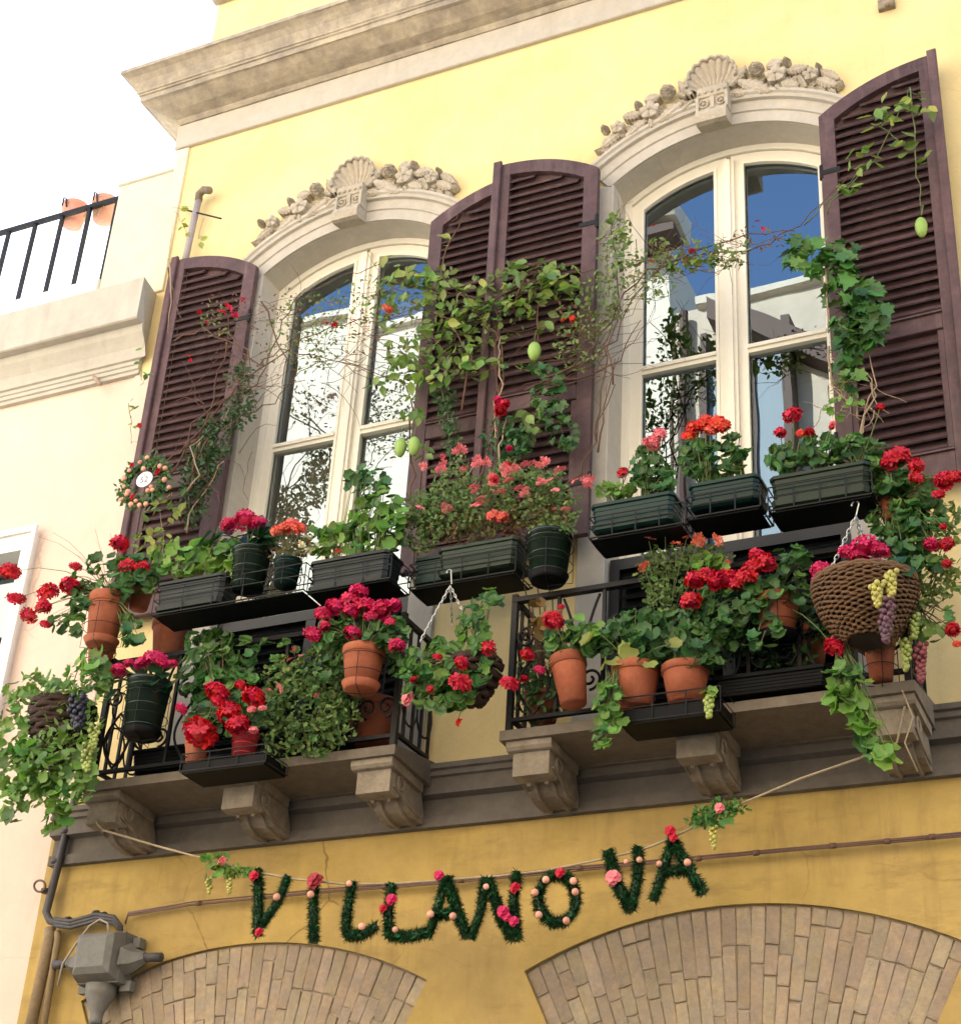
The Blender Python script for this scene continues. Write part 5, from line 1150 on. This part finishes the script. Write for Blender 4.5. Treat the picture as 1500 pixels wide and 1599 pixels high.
vine_stems(t, [[(820, 610), (880, 580), (930, 540), (960, 480), (1010, 420), (1080, 400), (1150, 390), (1200, 380), (1250, 350), (1300, 300), (1345, 260)], [(850, 590), (910, 570), (960, 530), (990, 460), (1030, 420)], [(960, 600), (950, 540), (965, 480), (960, 400), (955, 350)], [(840, 600), (900, 590), (970, 560), (1000, 500)], [(930, 700), (945, 640), (960, 560)], [(1040, 420), (1090, 390), (1170, 365), (1240, 360)]], twig, .0055, TN, 8)
tangle(t, (930, 360, 1020, 560), 28, 90, twig, .0022, TN, 9, (-.9, .5)); tangle(t, (1000, 380, 1160, 430), 26, 80, twig, .0022, TN, 10, (-.1, .4)); tangle(t, (840, 500, 950, 610), 22, 90, twig, .0026, TN, 11, (-.4, .3))
foliage(t, [(965, 430, 36, 60), (960, 370, 26, 40), (1040, 400, 40, 34), (1100, 400, 50, 22), (1140, 395, 28, 26), (1020, 450, 30, 22), (930, 480, 40, 50), (900, 540, 40, 40)], 1150, .031, TN, .07, lf_small, 46, 'oval')
foliage(t, [(1190, 370, 50, 18), (1080, 405, 60, 22), (900, 500, 40, 30)], 240, .024, TN, .05, lf_rust, 47, 'oval')
leaves(t, (OVAL,), [(960, 350, 20, 30), (975, 400, 20, 30), (1070, 405, 50, 20)], 30, .06, TN, .04, 48)
heads(t, [(1080, 392, 6, 'red'), (1068, 410, 5, 'red'), (1016, 408, 5, 'red'), (1020, 352, 4, 'red'), (1183, 345, 5, 'mag'), (1190, 358, 5, 'red'), (1015, 410, 4, 'red'), (880, 500, 5, 'org')], TN-.03, SMH)
# vine on the far right shutter
t = thing('climbing_vine', 'sparse vine with a single hanging green pod on the rightmost shutter', 'climbing plant', P(1400, 380, VN))
vine_stems(t, [[(1290, 330), (1320, 290), (1360, 250), (1400, 180), (1420, 140), (1440, 150)], [(1420, 140), (1430, 200), (1428, 260), (1436, 300), (1438, 335)], [(1250, 350), (1300, 310), (1340, 265)], [(1360, 190), (1395, 215), (1420, 230)]], gstem, .004, VN, 12)
leaves(t, (OVAL, OVALP), [(1325, 292, 20, 16, 6), (1345, 250, 26, 22, 9), (1370, 190, 28, 24, 9), (1395, 165, 30, 26, 9), (1440, 170, 18, 26, 8), (1410, 225, 18, 20, 6), (1370, 260, 14, 10, 2), (1440, 250, 10, 20, 3), (1310, 300, 14, 8, 2)], 40, .070, VN-.03, .05, 50, extra=.3, droop=.4)
pods(t, [(1438, 355, 10, 19)], VN-.04)
# ivies
t = thing('plastic_ivy', 'bright green lobed ivy column hanging in front of the right window and shutter', 'ivy', P(1320, 560, -.3))
leaves(t, (IVYB, IVYL), [(1262, 400, 40, 26), (1240, 395, 18, 26), (1300, 420, 34, 26)], 48, .075, -.33, .08, 51, extra=.35, droop=.7)
leaves(t, (IVYL, IVYB), [(1318, 400, 22, 24), (1330, 460, 44, 36), (1360, 490, 32, 40), (1325, 520, 30, 40), (1325, 570, 26, 40), (1350, 520, 30, 26)], 120, .08, -.33, .08, 52, extra=.35, droop=.8)
vine_stems(t, [[(1292, 540), (1300, 600), (1330, 630), (1345, 660), (1365, 600), (1355, 545)], [(1340, 700), (1345, 660), (1370, 620), (1350, 580)], [(1300, 560), (1320, 600), (1310, 640), (1345, 650)], [(1335, 720), (1342, 690), (1350, 650)], [(1288, 400), (1292, 470), (1293, 520)]], twigp, .0065, -.3, 13)
tangle(t, (1290, 580, 1370, 650), 18, 60, twigp, .003, -.3, 14, (.8, .8))
leaves(t, (GERL, IVYL), [(1325, 615, 28, 30), (1310, 640, 20, 20)], 14, .04, -.32, .05, 53)
t = thing('plastic_ivy', 'dark ivy strand hanging over the lower louvres of the third shutter', 'ivy', P(850, 620, -.26))
leaves(t, (IVYL, IVYB), [(860, 600, 20, 26), (870, 650, 28, 26), (880, 680, 24, 26), (820, 575, 40, 10), (850, 625, 26, 24), (815, 690, 20, 24)], 110, .045, -.27, .05, 54, extra=.1, droop=.8)
vine_stems(t, [[(800, 570), (840, 580), (858, 610), (872, 660), (885, 700)]], gstem, .003, -.25, 15)
t = thing('plastic_ivy', 'thin string of tiny ivy leaves hanging on the second shutter', 'ivy', P(700, 640, -.24))
foliage(t, [(692, 620, 16, 22), (697, 650, 14, 26), (704, 680, 14, 26), (708, 700, 12, 16)], 330, .026, -.24, .03, lf_ivy, 55); vine_stems(t, [[(690, 600), (697, 650), (706, 705)]], gstem, .003, -.24, 16)
t = thing('climbing_shrub', 'dark small-leaved creeper running up the right edge of the leftmost shutter', 'climbing plant', P(330, 800, -.24))
foliage(t, [(375, 590, 20, 26), (380, 630, 22, 28), (365, 650, 20, 24), (335, 690, 26, 30), (310, 740, 30, 36), (300, 790, 26, 30), (330, 665, 20, 20), (320, 720, 26, 40)], 1500, .034, -.24, .06, lf_ivy, 56, 'oval')
vine_stems(t, [[(290, 830), (300, 770), (320, 700), (350, 650), (380, 620), (375, 570)], [(315, 690), (292, 725), (286, 745)], [(240, 880), (255, 850), (250, 800)]], twigp, .005, -.24, 17)
leaves(t, (OVALP, OVAL), [(255, 800, 26, 20), (240, 830, 30, 24), (275, 780, 16, 16), (235, 855, 34, 20)], 34, .055, -.3, .06, 57, extra=.5)
leaves(t, (OVAL,), [(225, 590, 10, 24, 5), (208, 650, 10, 30, 7), (215, 555, 8, 14, 2)], 12, .045, -.24, .03, 58)
vine_stems(t, [[(222, 560), (218, 590), (225, 600)], [(200, 630), (208, 660), (202, 690), (215, 690)]], gstem, .0025, -.24, 18)
# wreath with the house number
NY = -.46
t = thing('door_wreath', 'round rosebud wreath with a white number 52 disc at the left corner', 'wreath', P(227, 755, NY)); WR_ = (225, 757)
R_ = random.Random(9); mb = MB(); o = t.location; s = sz(*WR_, NY)
mb.tube([Vector((36*s*math.cos(a), 0, 36*s*math.sin(a))) for a in [j*2*PI/28 for j in range(29)]], .016, 6, False); link('ring', mb.mesh('ring', tinsel, True), t)
for m2, n2, sd_ in ((lf_ivyb, 260, 3), (lf_ivy, 380, 4)):
    mb = MB(); R2 = random.Random(sd_)
    for i in range(n2):
        a = R2.uniform(0, 2*PI); q = (36+R2.gauss(0, 7))*s; c = Vector((q*math.cos(a), -.01+R2.uniform(-.025, .01), q*math.sin(a)*.95)); M_ = orient(Vector((R2.gauss(0, .7), -1, R2.gauss(0, .7))), Vector((math.cos(a)+R2.gauss(0, .6), 0, math.sin(a)+R2.gauss(0, .6)))); z = R2.uniform(.02, .035)
        mb.add([c+M_ @ Vector(v)*z for v in ((0, 0, 0), (.3, .4, .05), (0, 1, 0), (-.3, .4, .05))], [(0, 1, 2, 3)])
    tag(link('greenery', mb.mesh('greenery', m2), t), kind='stuff')
for x, y in ((230, 715), (219, 722), (202, 735), (193, 748), (194, 760), (198, 772), (205, 788), (190, 780), (218, 789), (228, 787), (212, 782), (224, 732), (250, 728), (258, 731), (257, 749), (264, 761), (236, 760), (238, 765), (231, 766), (200, 768), (193, 745)):
    l = link('bud', BUD, t, P(x, y, NY-.03)-o); z = R_.uniform(3.4, 4.8)*s; l.scale = (z, z, z)
heads(t, [(206, 726, 6, 'red', NY-.03), (246, 737, 8, 'red', NY-.035), (207, 776, 7, 'red', NY-.03)], NY, ROSE, 'rose')
mb = MB(); D_ = []
for y in (-.005, 0): D_ += [(15*s*math.cos(j*2*PI/32), y, 13.5*s*math.sin(j*2*PI/32)) for j in range(32)]
mb.add(D_, [tuple(range(32))[::-1], tuple(range(32, 64))]+[(j, (j+1) % 32, 32+(j+1) % 32, 32+j) for j in range(32)])
dl = P(226, 749, NY-.045)-o; disc = link('disc', mb.mesh('disc', chalk), t, dl)
def text(par, body, size, m_, loc, rot):
    c = bpy.data.curves.new('number', 'FONT'); c.body = body; c.size = size; c.align_x = 'CENTER'; c.align_y = 'CENTER'; c.extrude = .0006; c.space_character = 1.1
    tmp = bpy.data.objects.new('number', c); COL.objects.link(tmp); bpy.context.view_layer.update()
    me = bpy.data.meshes.new_from_object(tmp.evaluated_get(bpy.context.evaluated_depsgraph_get())); bpy.data.objects.remove(tmp); me.materials.clear(); me.materials.append(m_)
    l = link('number', me, par, loc); l.rotation_euler = rot; return l
text(disc, '52', .052, ink, Vector((0, -.0065, -.004)), (PI/2, 0, 0))
link('mark', MB().box(-.002, .002, -.0068, -.0055, .022, .034).mesh('mark', f_red), disc)
# ------------------------------------------------------------------ rope with garland letters
RY = -.40
rp = [(160, 1296), (240, 1320), (318, 1341), (400, 1362), (460, 1373), (540, 1381), (620, 1380), (700, 1374), (780, 1368), (850, 1360), (930, 1344), (1000, 1328), (1046, 1310), (1110, 1278), (1160, 1254), (1250, 1216), (1342, 1184)]
t = thing('hanging_rope', 'pale rope slung below the balconies from the first to the last corbel', 'rope', P(160, 1296, RY))
pts = [P(x, y, RY) for x, y in rp]; fine = []
for i in range(len(pts)-1):
    for u in (0, .5): fine.append(pts[i].lerp(pts[i+1], u))
fine.append(pts[-1])
link('strand', MB().tube([p-t.location for p in fine], .0055, 6).mesh('strand', rope, True), t)
e0 = P(1342, 1184, RY); e1 = P(1400, 1160, RY-.02)
link('knot', MB().tube([p-t.location for p in (e0, e1, P(1415, 1090, RY), P(1412, 1075, RY-.02))], .005, 5).mesh('knot', rope, True), t)
link('loose_end', MB().tube([p-t.location for p in (P(1408, 1078, RY-.06), P(1425, 1120, RY-.06), P(1412, 1160, RY-.06), P(1432, 1205, RY-.06))], .0035, 5).mesh('loose_end', rope, True), t)
link('loose_end', MB().tube([p-t.location for p in (P(160, 1296, RY), P(152, 1288, RY-.02), P(150, 1280, RY+.02))], .005, 5).mesh('loose_end', rope, True), t)
def letter(ch, strokes, deco, label):
    c = strokes[0][0]; t = thing('garland_letter', label, 'letter', P(*c, RY), 'green garland letters on the rope'); o = t.location; R_ = random.Random(hash(ch+label[:9]) % 1000 if 0 else sum(map(ord, label)))
    core = MB()
    for m2, dens, rr_, sz_ in ((tinsel, 400, .029, .024), (tinselb, 55, .034, .034)):
        mb = MB()
        for st in strokes:
            pp = [P(x, y, RY) for x, y in st]
            if m2 is tinsel: core.tube([p-o for p in pp], .019, 7)
            for a, b in zip(pp[:-1], pp[1:]):
                L_ = (b-a).length; d = (b-a).normalized()
                for _ in range(int(L_*dens*9)):
                    an = R_.uniform(0, 2*PI); s1 = d.orthogonal().normalized(); s2 = d.cross(s1); rad = s1*math.cos(an)+s2*math.sin(an)
                    c0 = a+(b-a)*R_.random()-o+rad*.014; tip = c0+(rad+d*R_.gauss(0, .5)+Vector((0, 0, -.15))).normalized()*rr_*R_.uniform(.5, 1.15); sd2 = (tip-c0).cross(d).normalized()*sz_*.16*R_.uniform(.7, 1.5)
                    mb.add([c0-sd2, c0+sd2, tip], [(0, 1, 2)])
        tag(link('foliage' if m2 is tinsel else 'bright_foliage', mb.mesh('foliage', m2), t), kind='stuff')
    link('core', core.mesh('core', tinsel, True), t)
    for x, y, r, k in deco:
        s = sz(x, y, RY-.04)
        if k == 'bud': l = link('rosebud', BUD, t, P(x, y, RY-.04)-o); l.scale = (r*s,)*3
        else: l = link('rose', ROSE[k], t, P(x, y, RY-.035)-o); l.scale = (r*s*1.2,)*3; l.rotation_euler = (1.25, 0, hr.uniform(-.6, 0))
O_ = [(870+30*math.sin(a), 1404-38*math.cos(a)) for a in [j*2*PI/14 for j in range(15)]]
letter('V', [[(402, 1358), (404, 1400), (403, 1440), (402, 1462)], [(450, 1368), (435, 1408), (408, 1446)]], [(396, 1368, 9, 'red'), (432, 1401, 6, 'bud'), (404, 1456, 8, 'red')], 'first garland letter V at the left end of the word')
letter('I', [[(491, 1380), (489, 1425), (490, 1472)]], [(491, 1376, 15, 'dark'), (485, 1397, 6, 'bud')], 'garland letter I topped by a large dark red rose')
letter('L', [[(551, 1377), (541, 1428), (541, 1461)], [(541, 1461), (566, 1461), (588, 1446)]], [(545, 1380, 5, 'bud'), (565, 1447, 6, 'bud')], 'first garland letter L right after the I')
letter('L', [[(612, 1380), (606, 1428), (608, 1460)], [(608, 1460), (636, 1464), (668, 1456)]], [(611, 1405, 10, 'mag'), (598, 1419, 8, 'red'), (617, 1452, 5, 'bud')], 'second garland letter L with a magenta flower before the A')
letter('A', [[(697, 1370), (684, 1416), (668, 1464)], [(697, 1370), (714, 1422), (729, 1464)], [(679, 1428), (718, 1426)]], [(685, 1367, 9, 'mag'), (672, 1428, 6, 'bud'), (707, 1431, 6, 'bud')], 'garland letter A in the middle of the word after the second L')
letter('N', [[(759, 1371), (750, 1425), (735, 1467)], [(762, 1374), (780, 1428), (801, 1467)], [(808, 1362), (801, 1410), (807, 1467)]], [(759, 1385, 5, 'bud'), (804, 1387, 10, 'red'), (785, 1424, 11, 'mag'), (802, 1439, 9, 'mag'), (791, 1432, 8, 'mag')], 'garland letter N with magenta roses low on its right stroke')
letter('O', [O_], [(874, 1363, 9, 'red'), (852, 1374, 6, 'bud'), (895, 1376, 6, 'bud'), (835, 1394, 6, 'bud'), (898, 1393, 6, 'bud'), (841, 1429, 6, 'bud'), (884, 1438, 6, 'bud')], 'garland letter O ringed with salmon rosebuds')
letter('V', [[(949, 1329), (963, 1380), (984, 1422)], [(996, 1323), (996, 1368), (985, 1422)]], [(957, 1371, 14, 'pink'), (977, 1346, 4, 'bud'), (998, 1343, 5, 'bud')], 'second garland letter V with a dusty pink rose on its left stroke')
letter('A', [[(1050, 1312), (1035, 1362), (1020, 1407)], [(1050, 1312), (1074, 1356), (1098, 1395)], [(1031, 1362), (1074, 1358)]], [(1046, 1298, 10, 'red'), (1051, 1308, 8, 'red'), (1029, 1349, 5, 'bud'), (1073, 1347, 6, 'bud')], 'last garland letter A topped with red roses at the right end')
for k, (c, lab) in enumerate((((347, 1350), 'grape-leaf spray with pink rose tied at the left end of the rope'), ((1120, 1275), 'grape-leaf spray with pink rose tied at the right end of the rope'))):
    t = thing('garland_spray', lab, 'garland', P(*c, RY)); x, y = c
    if k == 0:
        leaves(t, (GRAPEL, GERL), [(x-12, y-6, 22, 12), (x-16, y+12, 14, 12), (x+30, y+14, 22, 8)], 22, .045, RY-.03, .03, 60, extra=.3)
        foliage(t, [(x+22, y+12, 30, 8)], 130, .022, RY-.02, .03, lf_ivyb, 61)
        grapes(t, x-21, y+33, 12, 24, RY-.03, g_yel, .0085, 14, 11, 'yellow_grape'); grapes(t, x+11, y+30, 14, 30, RY-.03, g_yel, .0085, 18, 12, 'yellow_grape')
    else:
        foliage(t, [(x-20, y+6, 30, 9), (x+10, y-12, 34, 8), (x-28, y-2, 12, 14), (x+16, y-18, 24, 6)], 300, .024, RY-.02, .03, lf_ivyb, 62)
        leaves(t, (GRAPEL,), [(x, y+8, 18, 10)], 8, .045, RY-.03, .03, 63)
        grapes(t, x-6, y+33, 16, 34, RY-.03, g_yel, .0085, 20, 13, 'yellow_grape')
    heads(t, [(x if k == 0 else x+3, y-5 if k == 0 else y-13, 11, 'pink', RY-.05)], RY, ROSE, 'rose')
# ------------------------------------------------------------------ pipes, cables, junction box
t = thing('wall_cable', 'bundle of thin brown cables stretched across the wall behind the letters', 'cable', P(196, 1440, -.02))
for j, dz in enumerate((0, .008, -.007)):
    ln = [(196, 1442), (200, 1428), (300, 1412), (500, 1392), (700, 1377), (900, 1357), (1000, 1348), (1200, 1330), (1380, 1314), (1560, 1298)]
    pts = [P(x, y, -.045)+Vector((0, 0, dz+rr.uniform(-.003, .003))) for x, y in ln]
    link('cable', MB().tube([p-t.location for p in pts], .0042 if j else .0055, 6).mesh('cable', cablem, True), t)
for x, y in ((310, 1411), (430, 1399), (600, 1385), (720, 1375), (905, 1356), (1090, 1341), (1180, 1332), (1300, 1321), (1385, 1314), (1455, 1307)):
    p = P(x, y, -.045)-t.location; link('clip', MB().tube([p+Vector((-.012, 0, 0)), p+Vector((.012, 0, 0))], .0135, 8).mesh('clip', cablem, True), t)
t = thing('drain_pipe', 'dark conduit down the left corner of the yellow house, bending to the junction box', 'pipe', P(74, 1425, -.05))
o = t.location
ln = [(132, 1190), (110, 1275), (90, 1355), (72, 1425), (78, 1438), (95, 1444), (130, 1438), (165, 1430)]
link('pipe', MB().tube([P(x, y, -.055)-o for x, y in ln], .021, 10).mesh('pipe', pipem, True), t)
for q in range(3):
    link('cable', MB().tube([P(x, y+q*5-2, -.085)-o for x, y in ((85, 1437), (110, 1441), (150, 1430), (178, 1434), (190, 1450))], .011, 6).mesh('cable', pipem, True), t)
for x, y in ((88, 1346), (72, 1392), (103, 1300), (106, 1440), (150, 1430)):
    p = P(x, y, -.055)-o; link('bracket', MB().tube([p+Vector((0, 0, -.01)), p+Vector((0, 0, .01))] if x < 105 else [p+Vector((-.01, 0, 0)), p+Vector((.01, 0, 0))], .028, 10).mesh('bracket', pipem, True), t)
link('cable_coil', MB().tube([P(62+9*math.cos(a), 1384+9*math.sin(a), -.09)-o for a in [j*.5 for j in range(26)]], .006, 5).mesh('cable_coil', cablem, True), t)
for x0, y0, x1, y1, r in ((78, 1450, 40, 1640, .03), (90, 1455, 62, 1640, .018)):
    link('lower_pipe', MB().tube([P(x0, y0, -.05)-o, P(x0, y0+14, -.05)-o, P(x1, y1, -.05)-o], r, 10).mesh('lower_pipe', mat('ochre_pipe', (.30, .21, .11), .7, .25, 10, .3, 50), True), t)
t = thing('junction_box', 'grey metal electrical junction box with flanged outlets left of the brick arch', 'junction box', P(155, 1545, -.03)); o = t.location
bl, br_, tr_, tl = P(114, 1545, -.2), P(176, 1545, -.2), P(196, 1462, -.2), P(130, 1458, -.2)
x0, x1, z0, z1 = bl.x-.035, bl.x+.185, bl.z+.045, tl.z+.02
mb = MB(); mb.add([(x0-.015, -.02, z0), (x1+.015, -.02, z0), (x1+.015, -.02, z1), (x0-.015, -.02, z1), (x0-.015, -.12, z0), (x1+.015, -.12, z0), (x1+.015, -.12, z1), (x0-.015, -.12, z1)], [(0, 1, 2, 3), (7, 6, 5, 4), (0, 4, 5, 1), (1, 5, 6, 2), (2, 6, 7, 3), (3, 7, 4, 0)])
obj('housing', mb, boxm, t, False, o)
mb = MB(); mb.add([(x0-.01, -.121, z0+.005), (x1+.01, -.121, z0+.005), (x1+.01, -.121, z1-.005), (x0-.01, -.121, z1-.005), (x0, -.185, z0+.03), (x1, -.185, z0+.03), (x1, -.185, z1-.02), (x0, -.185, z1-.02), (x0+.03, -.205, z0+.06), (x1-.03, -.205, z0+.06), (x1-.03, -.205, z1-.04), (x0+.03, -.205, z1-.04)],
  [(0, 3, 2, 1)]+[q for k in (0, 4) for q in ((k, k+1, k+5, k+4), (k+1, k+2, k+6, k+5), (k+2, k+3, k+7, k+6), (k+3, k, k+4, k+7))]+[(8, 9, 10, 11)])
obj('lid', mb, boxm, t, False, o)
obj('bottom_outlet', MB().lathe([(.03, -.19), (.034, -.17), (.03, -.165), (.034, -.13), (.075, -.05), (.08, 0)], 12, ((x0+x1)/2, -.08, z0-.002)), boxm, t, True, o)
obj('bottom_conduit', MB().tube([((x0+x1)/2, -.08, z0-.18), ((x0+x1)/2, -.08, z0-.6)], .022, 8), pipem, t, True, o)
for s in (-1, 1):
    xe = x1+.016 if s > 0 else x0-.016; zc = z0+.12
    mb = MB(); mb.tube([(xe, -.075, zc), (xe+s*.05, -.075, zc-.005), (xe+s*.11, -.075, zc+.005)], .085, 6, True, .028); obj('side_outlet', mb, boxm, t, False, o)
    mb = MB(); mb.tube([(xe+s*.105, -.075, zc+.005), (xe+s*.2, -.07, zc+.0)], .024, 8); obj('side_conduit', mb, pipem, t, True, o)
    obj('bolt_lug', MB().box(xe-.03, xe+.03, -.06, -.02, z0-.03, z0+.02), boxm, t, False, o)
for bx, bz in ((x0+.015, z0+.02), (x1-.015, z0+.02), (x0+.015, z1-.012), (x1-.015, z1-.012)): obj('bolt', MB().tube([(bx, -.12, bz), (bx, -.145, bz)], .008, 6), corbm, t, False, o)
obj('cap_lug', MB().box(x1+.03, x1+.07, -.07, -.02, z1-.07, z1-.02), boxm, t, False, o)
obj('top_cable', MB().tube([P(x, y, -.12) for x, y in ((170, 1456), (168, 1442), (156, 1436), (140, 1446), (118, 1475), (98, 1505), (90, 1540))], .006, 5), mat('grey_cable', (.35, .3, .24), .6), t, True, o)
t = thing('vent_pipe', 'short grey pipe with a corroded elbow on the wall above the leftmost shutter', 'pipe', P(300, 400, -.05)); o = t.location
link('pipe', MB().tube([P(285, 425, -.06)-o, P(297, 370, -.06)-o, P(310, 312, -.06)-o], .022, 10).mesh('pipe', pipegrey, True), t)
link('elbow', MB().tube([P(310, 313, -.06)-o, P(311, 303, -.065)-o, P(318, 296, -.08)-o, P(327, 297, -.1)-o], .026, 10).mesh('elbow', corbm, True), t)
link('iron_rod', MB().tube([P(288, 327, -.02)-o, P(345, 341, -.16)-o], .006, 6).mesh('iron_rod', iron), t)
t = thing('dry_creeper', 'withered creeper with yellow leaves round the grey vent pipe', 'plant', P(290, 400, -.08))
vine_stems(t, [[(272, 325), (300, 322)], [(272, 330), (285, 350), (292, 372), (288, 390)], [(266, 430), (265, 400), (268, 330)], [(312, 372), (318, 340)]], twigp, .0025, -.06, 21)
leaves(t, (OVALP,), [(290, 355, 10, 14, 6), (312, 370, 8, 14, 3), (292, 325, 6, 6, 2), (265, 410, 4, 14, 4)], 10, .045, -.08, .02, 64)
t = thing('insulator_hook', 'small rusty hook in the wall at the top right corner', 'hook', P(1385, 8, -.02)); o = t.location
link('hook', MB().tube([P(1385, 12, .01)-o, P(1383, 6, -.06)-o, P(1390, 2, -.08)-o, P(1396, 8, -.06)-o], .012, 7).mesh('hook', corbm, True), t)
link('plate', MB().cbox(-.05, .04, -.012, .03, -.02, .05).mesh('plate', corbm), t)
t = thing('wall_peg', 'short pale wooden peg in the cornice of the peach house', 'peg', P(150, 590, 0)); link('peg', MB().tube([P(143, 584, .02)-t.location, P(157, 600, -.12)-t.location], .012, 8).mesh('peg', twigp), t)
# tidy: the script's own leftovers
for o in list(bpy.data.objects):
    if o.parent and 'category' in o: del o['category']
